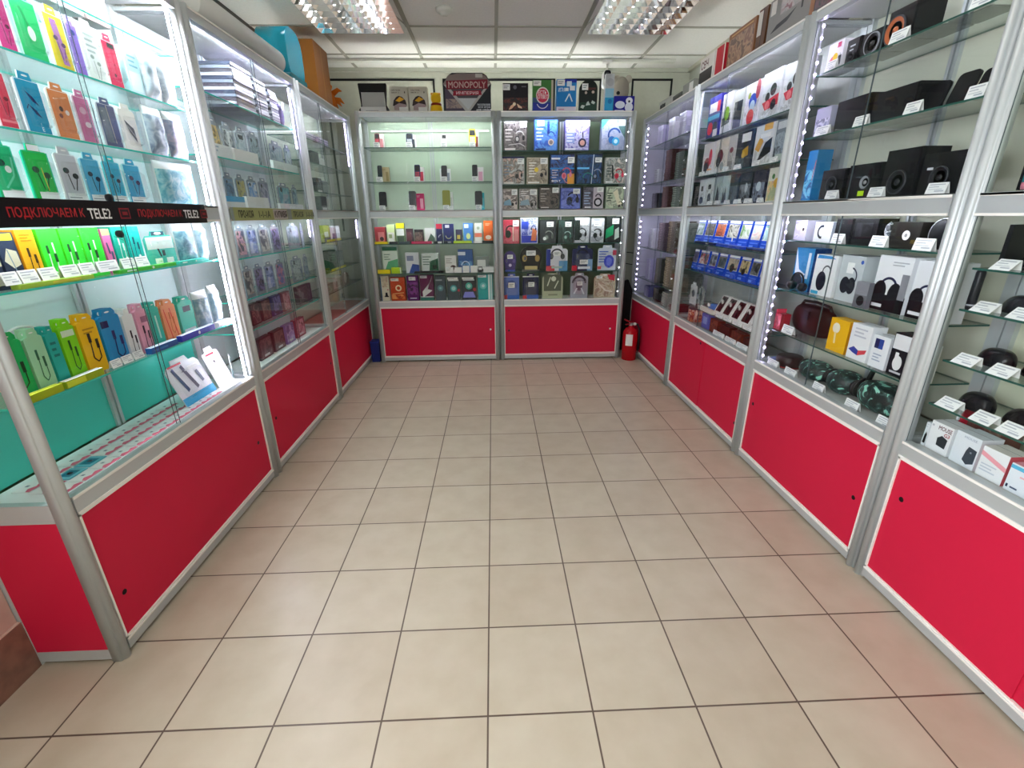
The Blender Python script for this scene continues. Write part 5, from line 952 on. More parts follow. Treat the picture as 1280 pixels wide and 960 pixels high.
row('R', c, 'floor', .578, .07, [(876, 884, .10, 'slim blue white box', 'slim box', ca(.05, '#4a6ac0', [R(.2, .3, .8, .8, '#8aa4e0')])), (886, 896, .09, 'brown leather wallet box', 'wallet', ca(.05, '#5a2c1c', [('R', .05, .05, .95, .95, ('#4a2418', '#8a4a30', '#2c140c'))], name='wallet')), (898, 910, .08, 'dark brown wallet', 'wallet', ca(.05, '#3a1c14', name='wallet')), (912, 925, .075, 'chestnut brown wallet', 'wallet', ca(.05, '#5c2a18', [('R', .05, .05, .95, .95, ('#4a2418', '#7a3c24', '#34180e'))], name='wallet')), (927, 942, .07, 'blackish brown wallet', 'wallet', ca(.05, '#2c1612', name='wallet'))])
cards('R', c, 'floor', .578, .045, [(890, 903), (905, 917), (919, 932), (934, 942)], h=.034)
# ---------------- loudspeaker cabinet
c = 'loudspeaker cabinet'
row('R', c, 'top shelf', 1.905, .085, [
 (1010, 1050, 58, 'white toy set box with red and yellow picture', 'toy box', tb('#ece8f2', None, [D(.4, .35, .22, '#e87a8a', .25), D(.55, .5, .16, '#f0c828'), Pg([(.05, .15), (.4, .1), (.6, .35), (.3, .42)], '#d83c5a'), R(.62, .78, .85, .95, '#c83c6a'), Pg([(.7, .1), (.98, .2), (.98, .5), (.8, .5)], '#26262c'), R(.1, .0, .8, .1, '#f4f0f4')])),
 (1054, 1071, 48, 'black loudspeaker with silver knobs', 'loudspeaker', lambda w, h: speaker(w, h, .09, [(.5, .3, .25, '#2a2b30')], extra=[R(.3, .7, .7, .76, '#c8ccd4'), R(.3, .55, .6, .6, '#c8ccd4')])),
 (1073, 1101, 38, 'black loudspeaker with chrome ring', 'loudspeaker', lambda w, h: speaker(w, h, .1, [(.55, .42, .32, '#16171a')], ring='#8a8d94')),
 (1103, 1139, 8, 'tall black loudspeaker with copper cone', 'loudspeaker', lambda w, h: speaker(w, h, .1, [(.36, .27, .34, '#b8643c')], extra=[R(.3, .66, .4, .7, '#8a8d94')])),
 (1141, 1181, -10, 'tall black loudspeaker with big copper cone', 'loudspeaker', lambda w, h: speaker(w, h, .1, [(.45, .28, .36, '#b8643c')])),
 (1184, 1236, -10, 'plain black box loudspeaker', 'loudspeaker', lambda w, h: speaker(w, h, .1, [(.5, .6, .2, '#1c1d22')], extra=[R(.1, .1, .16, .4, '#6a6c72')]))], zmax=2.115)
cards('R', c, 'top shelf', 1.905, .062, [(1030, 1043), (1110, 1132), (1210, 1238)], h=.04)
row('R', c, 'second shelf', 1.655, .085, [
 (995, 1034, 138, 'grey violet toy set box', 'toy box', tb('#b4b4cc', ('#8a8eb0', '#d8d8e8', '#5a5c7a', '#c8ccd8'))),
 (1040, 1082, 122, 'low black loudspeaker box', 'loudspeaker', lambda w, h: speaker(w, h, .1, [])), (1085, 1142, 110, 'wide black loudspeaker box', 'loudspeaker', lambda w, h: speaker(w, h, .1, [], extra=[R(.3, .7, .5, .76, '#3a2a22')]))], zmax=1.90)
def tabl(w, h): 
    o = phone(w, h, '#0e0f12', '#0a0b0e', False, lean=.30); o.name = 'tablet'; return o
row('R', c, 'second shelf', 1.655, .095, [(1145, 1172, 102, 'black leaning tablet', 'tablet', tabl), (1178, 1206, 88, 'black leaning tablet with shine', 'tablet', tabl), (1210, 1240, 82, 'black leaning tablet with ring', 'tablet', tabl)], zmax=1.90)
cards('R', c, 'second shelf', 1.655, .062, [(1017, 1034), (1065, 1082), (1128, 1148), (1204, 1228)], h=.038)
row('R', c, 'rail shelf', 1.39, .085, [
 (984, 1012, 190, 'blue toy box with orange streak', 'toy box', tb('#2a7ab0', ('#1c5a90', '#5ab8d8', '#8ad0e0', '#2a6aa0'), [Ln([(.85, .4), (.95, .8)], .06, '#e8643c')])),
 (1022, 1052, 212, 'low black loudspeaker', 'loudspeaker', lambda w, h: speaker(w, h, .1, [(.5, .5, .2, '#22262c')])), (1054, 1094, 205, 'black loudspeaker with lime tag', 'loudspeaker', lambda w, h: speaker(w, h, .1, [(.62, .45, .14, '#8a9094')], extra=[R(.45, .05, .65, .2, '#b8e020'), R(.3, .6, .7, .64, '#3a4450')])),
 (1097, 1140, 186, 'tall black loudspeaker', 'loudspeaker', lambda w, h: speaker(w, h, .1, [(.5, .3, .25, '#1a1b20')])), (1143, 1198, 190, 'wide black loudspeaker with silver mark', 'loudspeaker', lambda w, h: speaker(w, h, .1, [(.5, .4, .2, '#17181c')], extra=[R(.15, .6, .3, .66, '#c8ccd4')]))], zmax=1.64)
cards('R', c, 'rail shelf', 1.39, .062, [(1030, 1044), (1083, 1101), (1155, 1180)], h=.034)
row('R', c, 'fourth shelf', 1.21, .085, [
 (977, 1006, .09, 'lilac white gift box', 'speaker box', ca(.08, '#d8d4ea', [D(.75, .55, .14, '#f4f4f6'), D(.75, .55, .09, '#2a2a30'), ('R', .05, .1, .5, .9, ('#c8c0e0', '#e8e4f2', '#a8a0cc'))])),
 (1015, 1037, .085, 'white cube box with black crescent', 'speaker box', ca(.08, '#e8eaee', [A(.45, .5, .26, .09, 70, 280, '#2c2e34')], side='#a8b0c0')),
 (1040, 1060, .10, 'small black speaker box', 'speaker box', ca(.08, '#121215', [R(.2, .1, .5, .14, '#5a5c60')])), (1062, 1092, .10, 'wide black speaker box', 'speaker box', ca(.08, '#0e0e11', [('R', .1, .3, .8, .85, ('#17171b', '#2a2a30', '#0e0e10'))])),
 (1108, 1146, .09, 'black box with white dial print', 'speaker box', ca(.08, '#1a1814', [D(.55, .5, .13, '#e4e4e2'), D(.55, .5, .05, '#8a8a88'), R(.75, .2, 1, .34, '#5a4a1c')]))], zmax=1.32)
def clockspk(w, h):
    m = MB(); r = h/2; m.lathe([(r*.9, -.03), (r, -.02), (r, .012), (r*.9, .02), (r*.86, .021), (.001, .018)], (0, .03, r), '#0e0f12', 'y', 32); o = m.build('round_speaker'); k = MB(); k.lathe([(r*1.005, .011), (r*1.01, .018), (r*.93, .021)], (0, .03, r), '#cfd2d4', 'y', 32, cap=False); q = k.build('chrome_rim', o); q['label'] = 'chrome front rim'; return o
row('R', c, 'fourth shelf', 1.21, .08, [(1150, 1186, .105, 'black round speaker with chrome rim', 'round speaker', clockspk)])
def figur(w, h):
    m = MB(); m.lathe([(w*.4, 0), (w*.45, h*.1), (w*.25, h*.4), (w*.4, h*.6), (w*.35, h*.85), (.001, h)], (0, .02, 0), art(('#3a4450', '#c8ccd0', '#20242c'), 40), 'z', 16); return m.build('figurine')
row('R', c, 'fourth shelf', 1.21, .085, [(1095, 1105, .09, 'small grey figurine', 'figurine', figur)])
cards('R', c, 'fourth shelf', 1.21, .058, [(1037, 1051), (1085, 1104), (1140, 1164)], h=.04)
hpb = lambda col, s=.26, cup='#1c1e26': [HP(.5, .5, s, col, cup)]
row('R', c, 'fifth shelf', .975, .10, [
 (987, 1009, .20, 'blue headphone box with white wave', 'headphone box', ca(.08, '#2a86c0', [Pg([(0, 1), (.3, .5), (.7, .4), (.5, .3), (.1, .4)], '#e8f0f6'), R(.72, .3, .86, .9, '#d8ecf6'), D(.3, .2, .3, '#1a1c24')], side='#1c3f78')),
 (1011, 1038, .18, 'white headphone box with blue top', 'headphone box', ca(.08, '#eef1f2', [Pg([(.05, .9), (.9, .92), (.7, .98), (.1, .99)], '#2a86c8'), A(.6, .6, .2, .05, -20, 190, '#5a5e64'), D(.42, .36, .22, '#1c1e2c', .3), R(.05, .02, .4, .1, '#3aa8d0')])),
 (1041, 1070, .19, 'pale grey headphone box with blue badge', 'headphone box', ca(.08, '#c4ccd0', [R(.3, .62, .6, .85, '#f0f2f2'), A(.5, .55, .3, .05, -30, 80, '#3a4454'), D(.35, .36, .2, '#20262e', .26), D(.62, .36, .18, '#20262e', .26), D(.9, .88, .06, '#3a5ab0')])),
 (1084, 1126, .205, 'big white headphone box with black footer', 'headphone box', ca(.08, '#eceef2', [R(0, 0, 1, .3, '#0e0e12'), A(.45, .42, .27, .06, 0, 180, '#23284a'), D(.22, .35, .2, '#14151c', .26), D(.68, .32, .2, '#14151c', .28), R(.08, .06, .4, .12, '#e8e8ec'), LI(.45, .88, .45, 2, '#b4b8c0', .05), R(.8, .25, 1, .7, '#8a8c94')])),
 (1129, 1174, .20, 'second big white headphone box with black footer', 'headphone box', ca(.08, '#e8eaf0', [R(0, 0, 1, .3, '#0e0e12'), A(.45, .42, .27, .06, 0, 180, '#23284a'), D(.2, .35, .2, '#14151c', .26), D(.68, .34, .2, '#14151c', .28), R(.08, .06, .45, .12, '#e8e8ec')]))], zmax=1.20)
row('R', c, 'fifth shelf', .975, .058, [(987, 1001, .10, 'black ear headphones standing before the blue box', 'headphones', lambda w, h: headphones(.045)), (1064, 1080, .10, 'smoky grey earphone case', 'earphone case', ca(.020, '#6a6c74', [R(0, .5, 1, 1, '#8a8c94'), D(.55, .28, .3, '#1a1a1e', .3)]))])
row('R', c, 'sixth shelf', .765, .12, [(978, 1030, .16, 'dark brown leather bag', 'handbag', lambda w, h: bag(w, h))], zmax=.97)
row('R', c, 'sixth shelf', .765, .075, [
 (1031, 1054, .14, 'bright yellow gadget box', 'gadget box', ca(.06, '#f0b81c', [D(.35, .72, .2, '#f4ecd8'), Ln([(.35, .6), (.4, .25)], .1, '#f6e0a0')], side='#c88a10')), (1056, 1081, .145, 'white gadget box with blue red wave', 'gadget box', ca(.06, '#eef0f4', [Pg([(.05, .25), (.3, .36), (.55, .28), (.55, .14), (.3, .18)], '#3a44a0'), Pg([(.55, .28), (.95, .36), (.9, .24), (.55, .14)], '#d84a54'), LI(.2, .85, .6, 3, '#c4c8d4', .1)])),
 (1083, 1104, .125, 'white gadget box with navy square', 'gadget box', ca(.06, '#eceff4', [R(.15, .6, .65, .9, '#1c2a5c'), R(.4, .6, .65, .9, '#2a4a9c'), LI(.2, .4, .5, 3, '#a8b4c8', .09)])), (1106, 1128, .155, 'black and white gadget box with earphone print', 'gadget box', ca(.06, '#12121c', [R(.03, .62, .97, .97, '#e8e8ec'), D(.5, .3, .26, '#f0f0f0', .36), Ln([(.4, .55), (.4, .3)], .2, '#f0f0f0'), R(.2, .05, .85, .1, '#d0d0d4')])), (1130, 1150, .135, 'plain white gadget box by the post', 'gadget box', ca(.06, '#eef0ee', [D(.3, .85, .12, '#c4c8c8')]))], zmax=.97)
row('R', c, 'sixth shelf', .765, .07, [(949, 962, .10, 'pink red trinket box', 'trinket box', ca(.05, '#d83c58', [('R', .1, .1, .9, .9, ('#c82c4a', '#f0a0b0', '#8a2034'))])), (964, 974, .08, 'dark red trinket box', 'trinket box', ca(.05, '#a82c38', [('R', .1, .1, .9, .9, ('#8a2030', '#d86a74', '#5c1420'))]))])
cards('R', c, 'sixth shelf', .765, .06, [(976, 989)], h=.04)
def camo_mat():
    m, nt, b = newmat('teal camouflage cloth'); tc = nt.nodes.new('ShaderNodeTexCoord'); no = nt.nodes.new('ShaderNodeTexNoise'); no.inputs['Scale'].default_value = 22; no.inputs['Detail'].default_value = 1; no.inputs['Distortion'].default_value = 1.6
    r = nt.nodes.new('ShaderNodeValToRGB'); r.color_ramp.interpolation = 'CONSTANT'; e = r.color_ramp.elements
    e[0].position = 0; e[0].color = lin('#0d1c1c'); e[1].position = .56; e[1].color = lin('#8fd4c0'); x = e.new(.42); x.color = lin('#1c3c36'); x = e.new(.50); x.color = lin('#3c5654')
    nt.links.new(tc.outputs['Object'], no.inputs[0]); nt.links.new(no.outputs['Fac'], r.inputs[0]); nt.links.new(r.outputs[0], b.inputs['Base Color']); b.inputs['Roughness'].default_value = .5; return m
CAMO = camo_mat()
def camospk(w, h, handle):
    def mk_(): pass
    m = MB(); m.ell((0, .07, h*.5), w/2, .065, h*.5, CAMO, 28, 14, pw=.6); o = m.build('portable_speaker')
    for g in (-1, 1):
        k = MB(); k.lathe([(h*.36, -.004), (h*.38, .004), (h*.30, .012), (.001, .010)] if g > 0 else [(h*.36, .004), (h*.38, -.004), (h*.30, -.012), (.001, -.010)], (g*w*.47, .07, h*.5), '#101214', 'x', 20); k.build('end_cap', o)
    if handle:
        k = MB(); k.tube([(-w*.42, .07, h*.75), (-w*.36, .07, h*1.25), (-w*.1, .07, h*1.4), (w*.15, .07, h*1.4), (w*.38, .07, h*1.2), (w*.43, .07, h*.75)], .010, '#14161a'); q = k.build('carry_handle', o); q['label'] = 'black carrying handle'
    return o
row('R', c, 'floor', .578, .075, [(986, 1017, .085, 'teal camouflage portable speaker', 'portable speaker', lambda w, h: camospk(w, h, False)), (1019, 1050, .10, 'green camouflage portable speaker', 'portable speaker', lambda w, h: camospk(w, h, False)), (1052, 1112, .118, 'large camouflage portable speaker with black handle', 'portable speaker', lambda w, h: camospk(w, h, True))])
def can_(col, lid='#2a2b30'):
    def mk(w, h):
        r = w/2; m = MB(); m.lathe([(r*.9, 0), (r, .005), (r, h-.005), (r*.9, h), (r*.8, h+.002), (.001, h+.001)], (0, r, 0), mat(col, .35), 'z', 24); o = m.build('cylinder_speaker'); k = MB(); k.lathe([(r*1.004, h*.1), (r*1.012, h*.12), (r*1.004, h*.14)], (0, r, 0), lid, 'z', 24, cap=False); k.build('base_ring', o); return o
    return mk
def drumspk(w, h):
    r = h/2; m = MB(); m.lathe([(r*.8, -w*.5), (r, -w*.44), (r, w*.44), (r*.8, w*.5), (.001, w*.48)], (0, r, r*1.04), '#101115', 'x', 26); o = m.build('portable_speaker'); k = MB(); k.lathe([(r*1.01, -w*.45), (r*1.03, -w*.42), (r*1.01, -w*.39)], (0, r, r*1.04), '#3a3c42', 'x', 26, cap=False); k.build('rim', o); return o
row('R', c, 'floor', .578, .075, [(1114, 1124, .06, 'small black drum speaker', 'drum speaker', drumspk)])
row('R', c, 'floor', .578, .07, [(947, 957, .03, 'small blue white gadget', 'gadget', lambda w, h: pouch('#8a90c8', w, h)), (962, 980, .06, 'dark red black toy drum', 'toy drum', can_('#2a1618', '#c83a34'))])
cards('R', c, 'floor', .578, .045, [(958, 970), (979, 992), (1014, 1027), (1054, 1070), (1093, 1112)], h=.036)
# ---------------- mouse cabinet
c = 'mouse cabinet'
row('R', c, 'rail shelf', 1.39, .10, [(1226, 1262, 198, 'large black sound box', 'sound box', ca(.09, '#0f1012', [R(.1, .3, .5, .32, '#3a3c40')]))], zmax=1.6)
row('R', c, 'rail shelf', 1.39, .06, [(1269, 1285, 200, 'teal and pink bottle', 'bottle', lambda w, h: bottle(w, h))], zmax=1.6)
row('R', c, 'fourth shelf', 1.175, .12, [(1208, 1244, .125, 'black computer accessory box', 'accessory box', ca(.08, '#141518', [Ln([(.1, .6), (.5, .62), (.9, .8)], .015, '#4a4c50'), R(.4, .2, .7, .24, '#3a3c40')]))], zmax=1.315)
row('R', c, 'fifth shelf', 1.05, .055, [(1193, 1212, .115, 'black cylinder speaker with pale top', 'cylinder speaker', can_('#1a1b20', '#9a9ca4'))])
def mrow(shelf, z, L):
    for px, d, col, acc, look, rz in L:
        u = U('R', px, d, z); o = mouse(.125, .076, .052, col, acc); put('R', o, u, d+.03, z); o.rotation_euler.z = PI/2+rz; ITEMS.append(['R', c, shelf, None, u, o, look, 'computer mouse', 'computer mice'])
mrow('fourth shelf', 1.175, [(1284, .125, '#16171b', None, 'black computer mouse', -.3)])
mrow('fifth shelf', 1.05, [(1262, .125, '#191a1f', '#2c2e36', 'black computer mouse', -.3)])
mrow('sixth shelf', .885, [(1231, .125, '#17161a', '#a82a24', 'black and red computer mouse', -.3), (1290, .125, '#121215', '#7a1a18', 'black computer mouse with red light', -.3)])
mrow('seventh shelf', .735, [(1208, .125, '#15151a', None, 'plain black computer mouse', -.3), (1266, .125, '#1a181a', '#7a3424', 'black and copper computer mouse', -.3)])
for sh, z, L in (('fourth shelf', 1.175, [(1236, 1268)]), ('fifth shelf', 1.05, [(1211, 1243), (1256, 1290)]), ('sixth shelf', .885, [(1188, 1220), (1231, 1266)]), ('seventh shelf', .735, [(1168, 1198), (1210, 1242), (1243, 1280)])):
    for a, b in L:
        u = U('R', (a+b)/2, .062, z); ww = abs(U('R', a, .062, z)-U('R', b, .062, z))*.8; o = cardobj(ww, .029, .8); put('R', o, u, .051, z); ITEMS.append(['R', c, sh, None, u, o, 'white price card', 'price card', 'price cards'])
MP = lambda col: [D(.6, .42, .2, col, .26), D(.6, .56, .05, '#8a8e96', .06)]
row('R', c, 'floor', .578, .065, [
 (1137, 1153, .085, 'white mouse box with black mouse print', 'mouse box', ca(.07, '#e4eaee', [Pg([(.2, .12), (.9, .12), (.9, .5), (.6, .6), (.3, .45)], '#101115'), LI(.2, .9, .6, 2, '#c4ccd4', .1)])),
 (1155, 1182, .10, 'white mouse box with wine lettering', 'mouse box', ca(.07, '#eceef0', [T('MOUSE', .35, .78, .14, '#5c1c30', .6), Pg([(.45, .25), (.85, .22), (.88, .55), (.6, .62), (.42, .5)], '#2e3338'), D(.1, .86, .05, '#b8bcc4'), T('G3', .68, .62, .12, '#a8343c', .24)])),
 (1184, 1215, .105, 'white mouse box with slate mouse print', 'mouse box', ca(.07, '#e2e8ee', [Pg([(.5, .2), (.7, .1), (.95, .2), (.95, .62), (.62, .66), (.55, .5)], '#39434e'), D(.75, .5, .04, '#8a94a0'), T('MOUSE', .35, .86, .07, '#a8b4c0', .5)])),
 (1217, 1250, .095, 'white and pink mouse box', 'mouse box', ca(.07, '#eef0f2', [Pg([(0, .85), (1, .6), (1, .45), (0, .7)], '#f0a4ae'), LI(.1, .42, .6, 3, '#c8d0da', .1)], side='#c8505c', top='#e8e4de')),
 (1252, 1290, .085, 'white and blue mouse box', 'mouse box', ca(.07, '#e8edf4', [R(0, .82, 1, .95, '#5ab8dc'), R(.05, .12, .12, .24, '#1c2a4c'), R(.2, .14, .45, .2, '#4a5a74'), R(.4, .6, .9, .66, '#f0b8c0')], top='#e89aa8'))])
row('R', c, 'floor', .578, .155, [(1158, 1190, .135, 'crumpled red cloth bag behind the mouse boxes', 'cloth bag', lambda w, h: pouch('#c82038', w, h)), (1196, 1240, .115, 'brown cable coil box behind the mouse boxes', 'cable box', ca(.07, '#6a3c34', [('R', .05, .05, .95, .95, ('#5a2c28', '#8a6a5c', '#2c1816'))], top='#c8c4b8'))])
# ---------------- things on top of the cabinets
T0 = H+.0008
def ontop(run, u, d, o, label, cat, rz=0, z=T0, group=None): put(run, o, u, d, z-.0006, rz); tag(o, label, cat, group); return o
m = MB(); m.lathe([(.062, 0), (.065, .0), (.065, .86), (.062, .86), (.02, .8595), (.018, .75)], (0, 0, .066), '#d4d6d2', 'x', 26); ontop('L', 2.46, .075, m.build('paper_roll'), 'long white paper roll lying on top of the phone case cabinet', 'paper roll')
m = MB()
pr = rr(.26, .30, .10, -.13, 0, 6); m.prism(pr, 0, .18, mat('#2cb0cc', .18), sm=True); o = m.build('storage_case'); k = MB(); k.prism(rr(.275, .028, .013, -.1375, -.002+.012), -.006, .186, '#1f7f8c', sm=True); q = k.build('case_rim', o); q['label'] = 'dark teal rim'
ontop('L', 3.54, .025, o, 'shiny turquoise storage case on top of the corner cabinet', 'storage case')
ontop('L', 4.06, .02, carton('cardboard_box', .30, .36, .232, '#a5672c', [R(.48, 0, .52, 1, '#b8803c')], top='#b87838', side='#b07030'), 'brown cardboard box on top of the corner cabinet', 'cardboard box')
m = MB()
for i in range(26):
    a = random.uniform(0, 6.28); b = random.uniform(-.4, 1.4); d = Vector((math.cos(a)*math.cos(b), math.sin(a)*math.cos(b), math.sin(b)))
    p = Vector((0, .1, .11)) + d*.07; m.tube([p, p+d*.05+Vector((0, 0, .01)), p+d*.08+Vector((0, 0, -.012))], [.022, .016, .003], mat('#c8681c', .9), 7)
m.ell((0, .1, .088), .095, .085, .088, mat('#c8681c', .9), 18, 12); o = m.build('fluffy_toy'); ontop('L', 4.42, .04, o, 'orange fluffy toy on top of the corner cabinet', 'fluffy toy')
def UB(px): return U('B', px, .06, T0)
def wB(a, b): return abs(UB(b)-UB(a))
def hB(px, py): return ZY('B', UB(px), .06, py)-T0
def topB(a, b, py, mk, label, cat, d=.06):
    o = mk(wB(a, b)*.97, hB((a+b)/2, py)); return ontop('B', (UB(a)+UB(b))/2, d, o, label, cat)
def printer(w, h):
    m = MB(); m.prism([(-w*.5, 0), (-w*.5, h*.14), (-w*.44, h*.2), (-w*.42, h*.3), (-w*.47, h*.97), (-w*.45, h), (w*.45, h), (w*.47, h*.97), (w*.42, h*.3), (w*.46, h*.2), (w*.5, h*.14), (w*.5, 0), (w*.42, 0), (w*.40, h*.18), (w*.38, h*.7), (-w*.38, h*.7), (-w*.40, h*.18), (-w*.42, 0)], .05, .075, '#0d0d0f'); o = m.build('black_bag_stand')
    o.name = 'photo_printer'; k = MB(); k.box(-w*.42, .02, 0, w*.40, .20, h*.2, '#e4e6e4'); k.prints([R(.2, .3, .72, .42, '#a8acac')], -w*.42, 0, w*.82, h*.2, .02); q = k.build('printer_body', o); q['label'] = 'white lower body'
    k = MB(); k.box(-w*.38, .045, h*.2, w*.38, .049, h*.70, '#b4b6b4'); q = k.build('paper_sheet', o); q['label'] = 'grey paper sheet'; return o
topB(447, 486, 102, printer, 'black and white photo printer on top of the phone cabinet', 'printer')
for a, b, nm in ((488.5, 511.5, 'nearer the black printer'), (512.5, 535.5, 'beside the yellow toy')):
    topB(a, b, 108, lambda w, h: carton('speaker_box', w, h, .09, '#c6c2b4', [T('СИСТЕМА', .1, .83, .05, '#4a463e', .5), T('ЗВУК 2', .1, .74, .05, '#4a463e', .42), D(.84, .77, .03, '#4a463e', .05), Pg([(.14, .25), (.2, .46), (.36, .6), (.5, .64), (.68, .6), (.86, .46), (.92, .25)], '#2c1c16'), Pg([(.3, .45), (.55, .6), (.8, .5), (.5, .4)], '#d8a020'), Pg([(.2, .08), (.9, .08), (.88, .3), (.5, .36), (.2, .25)], '#9a8484'), R(.48, .0, .96, .2, '#e6e4de')]), f'beige speaker box with dark dome print, {nm}', 'speaker box')
def ytoy(w, h):
    m = MB(); m.lathe([(w*.46, 0), (w*.5, .01), (w*.48, h*.3), (w*.36, h*.4)], (0, w*.5, 0), mat('#f0c020', .3), 'z', 20); o = m.build('yellow_toy'); k = MB(); k.lathe([(w*.40, h*.36), (w*.44, h*.42), (w*.40, h*.48)], (0, w*.5, 0), '#8a2a14', 'z', 20); q = k.build('collar', o); q['label'] = 'dark red collar'
    k = MB(); k.ell((0, w*.5, h*.72), w*.42, w*.4, h*.28, mat('#f4c81c', .3), 20, 12, pw=.7); k.build('head', o)
    k = MB()
    for i in range(7): k.ell((-w*.33+w*.11*i, w*.5, h*.93), w*.07, w*.2, h*.07, '#d88a18', 8, 5)
    k.build('tuft', o); return o
topB(537, 553, 114, ytoy, 'yellow squat toy with dark red collar on the phone cabinet', 'toy')
def mono(w, h):
    m = MB(); pts = [(-w*.46, 0), (w*.46, 0), (w*.46, h*.6), (w*.47, h*.72), (w*.38, h*.93), (w*.3, h), (-w*.3, h), (-w*.38, h*.93), (-w*.49, h*.72), (-w*.46, h*.6)]
    m.prism(pts[::-1], 0, .06, '#23242c'); P = [R(.05, .02, .5, .6, '#4c4254'), ('R', .06, .1, .4, .34, ('#7a6c70', '#a89488', '#5c5462')), Pg([(.02, .72), (.13, .94), (.3, .98), (.72, .98), (.86, .93), (.96, .72), (.86, .6), (.14, .6)], '#8c7d7c'), Pg([(.03, .7), (.95, .72), (.52, .0), (.46, .0)], '#b9b7b6'), Pg([(.12, .66), (.86, .66), (.5, .06)], '#4a4a50'), Pg([(.3, .36), (.68, .36), (.5, .06)], '#c8ccd0'),
        Pg([(.08, .58), (.9, .60), (.9, .84), (.08, .80)], '#7c2030'), T('MONOPOLY', .12, .62, .16, '#c8a8a4', .74), Pg([(.2, .42), (.78, .44), (.76, .56), (.22, .55)], '#98142f'), T('ИМПЕРИЯ', .27, .455, .075, '#e6c8cc', .44), R(.66, .88, .8, .97, '#d4d2cc'), T('эксклюзив', .68, .16, .055, '#c8ccd4', .26), T('вся игра', .7, .09, .055, '#c8ccd4', .24), T('для семьи', .66, .02, .055, '#e2e4ea', .3)]
    m.prints(P, -w/2, 0, w, h); return m.build('board_game_box')
topB(553.5, 617.5, 91, mono, 'large board game box with diamond front and red title on the phone cabinet', 'board game')
topB(628.5, 660.5, 104, lambda w, h: carton('board_game_box', w, h, .06, '#17131a', [('R', .02, .02, .98, .5, ('#1a1214', '#6a2a20', '#2a1618', '#1c1416')), Pg([(.22, .08), (.3, .22), (.46, .32), (.5, .26), (.35, .12)], '#e8b898'), Pg([(.55, .3), (.75, .18), (.76, .12), (.6, .16)], '#e8c8a8'), D(.45, .28, .06, '#f4e4c8'), D(.48, .86, .07, '#6a6a74'), R(.74, .86, .92, .9, '#6a6a70')], stk=(0, .76, .28, .2)), 'black board game box with glowing mountain picture on the headset cabinet', 'board game')
topB(665.5, 691.5, 100, lambda w, h: carton('board_game_box', w, h, .06, '#3f7a38', [R(0, 0, .9, .3, '#26389a'), Pg([(0, .3), (.9, .3), (.9, .42), (0, .46)], '#3a5a80'), R(.9, 0, 1, 1, '#b8b09c'), D(.48, .52, .32, '#e8e0dc', .36), D(.48, .52, .28, '#d03a58', .3), T('ЕСТЬ', .26, .56, .12, '#f4ecec', .4), T('ОТВЕТ', .24, .42, .12, '#f4ecec', .5), A(.48, .32, .3, .04, 200, 340, '#d8dcec')], stk=(.02, .82, .38, .16)), 'green and blue board game box with red round title on the headset cabinet', 'board game')
topB(695, 720, 99, lambda w, h: carton('board_game_box', w, h, .06, '#1e7cc0', [R(.35, .9, 1, 1, '#1a2a9a'), R(.5, .78, .75, .94, '#d8e8f2'), T('ИГРА', .08, .62, .12, '#e0eef6', .34), R(.42, .64, .6, .74, '#f0f4f6'), R(.66, .66, .92, .8, '#f0f4f6'), Ln([(.44, .32), (.64, .56), (.8, .32)], .06, '#e4f2f8'), R(0, 0, 1, .16, '#d8d0dc'), R(.1, .06, .4, .1, '#c890a8')], stk=(.02, .8, .38, .18)), 'blue board game box with white peak picture on the headset cabinet', 'board game')
def dome(w, h):
    a = [(-w/2, 0), (w/2, 0)]+[(w/2*math.cos(t), h*.72+h*.28*math.sin(t)) for t in [PI*i/12 for i in range(13)]]
    m = MB(); m.prism(a[::-1], 0, .05, '#15201c', sm=True); m.prints([R(.02, .02, .98, .3, '#1c3a2c'), D(.35, .6, .07, '#b8a898'), D(.75, .62, .08, '#c8b8a8', .07), Pg([(.3, .66), (.9, .7), (.9, .76), (.4, .76)], '#4a2c28'), Pg([(.06, .14), (.22, .1), (.32, .2), (.14, .22)], '#b8c4bc'), Pg([(.36, .2), (.62, .22), (.5, .34), (.42, .3)], '#b8c4bc'), Pg([(.66, .28), (.82, .24), (.9, .3), (.72, .36)], '#b8c4bc')], -w/2, 0, w, h); o = m.build('dome_game_box'); sticker(o, -w*.38, h*.68, w*.34, h*.2); return o
topB(723.5, 746, 99.5, dome, 'dark dome topped game tin with white lettering on the headset cabinet', 'game tin')
topB(755, 766, 92, lambda w, h: carton('air_freshener_box', w, h, .05, '#c4c8cc', [R(0, 0, 1, .45, '#2aa0d0'), R(0, .38, 1, .62, '#8cc4dc'), D(.55, .78, .4, '#b0b4ba', .4), D(.6, .28, .25, '#1c7ab8')]), 'tall white and blue toy box at the end of the headset cabinet', 'toy box')
topB(766.5, 792.5, 120, lambda w, h: carton('toy_box', w, h, .05, '#1c1a8c', [D(.3, .45, .24, '#e4e8f6', .16), D(.74, .7, .17, '#eceef6', .15), D(.74, .3, .2, '#e4e8f4', .2), D(.74, .66, .05, '#20202c'), R(.05, .06, .5, .12, '#d8dcf0')]), 'navy toy box with white bear print on the headset cabinet', 'toy box')
m = MB(); w_ = wB(768, 788); h0 = hB(778, 121); h1 = hB(778, 93)
m.ell((0, .10, (h0+h1)*.5-.01), w_*.48, .06, (h1-h0)*.62, mat('#a8a294', .75), 22, 16); m.tube([(0, .10, 0.0), (0, .10, h0)], [.05, .045], '#1a1630', 14)
o = m.build('plush_toy')
for g, x in ((0, w_*.42), (1, -w_*.30)):
    k = MB(); k.ell((x, .10, h1*.96), .030, .02, .032, mat('#b8b2a4', .8), 14, 8); k.build('ear', o)
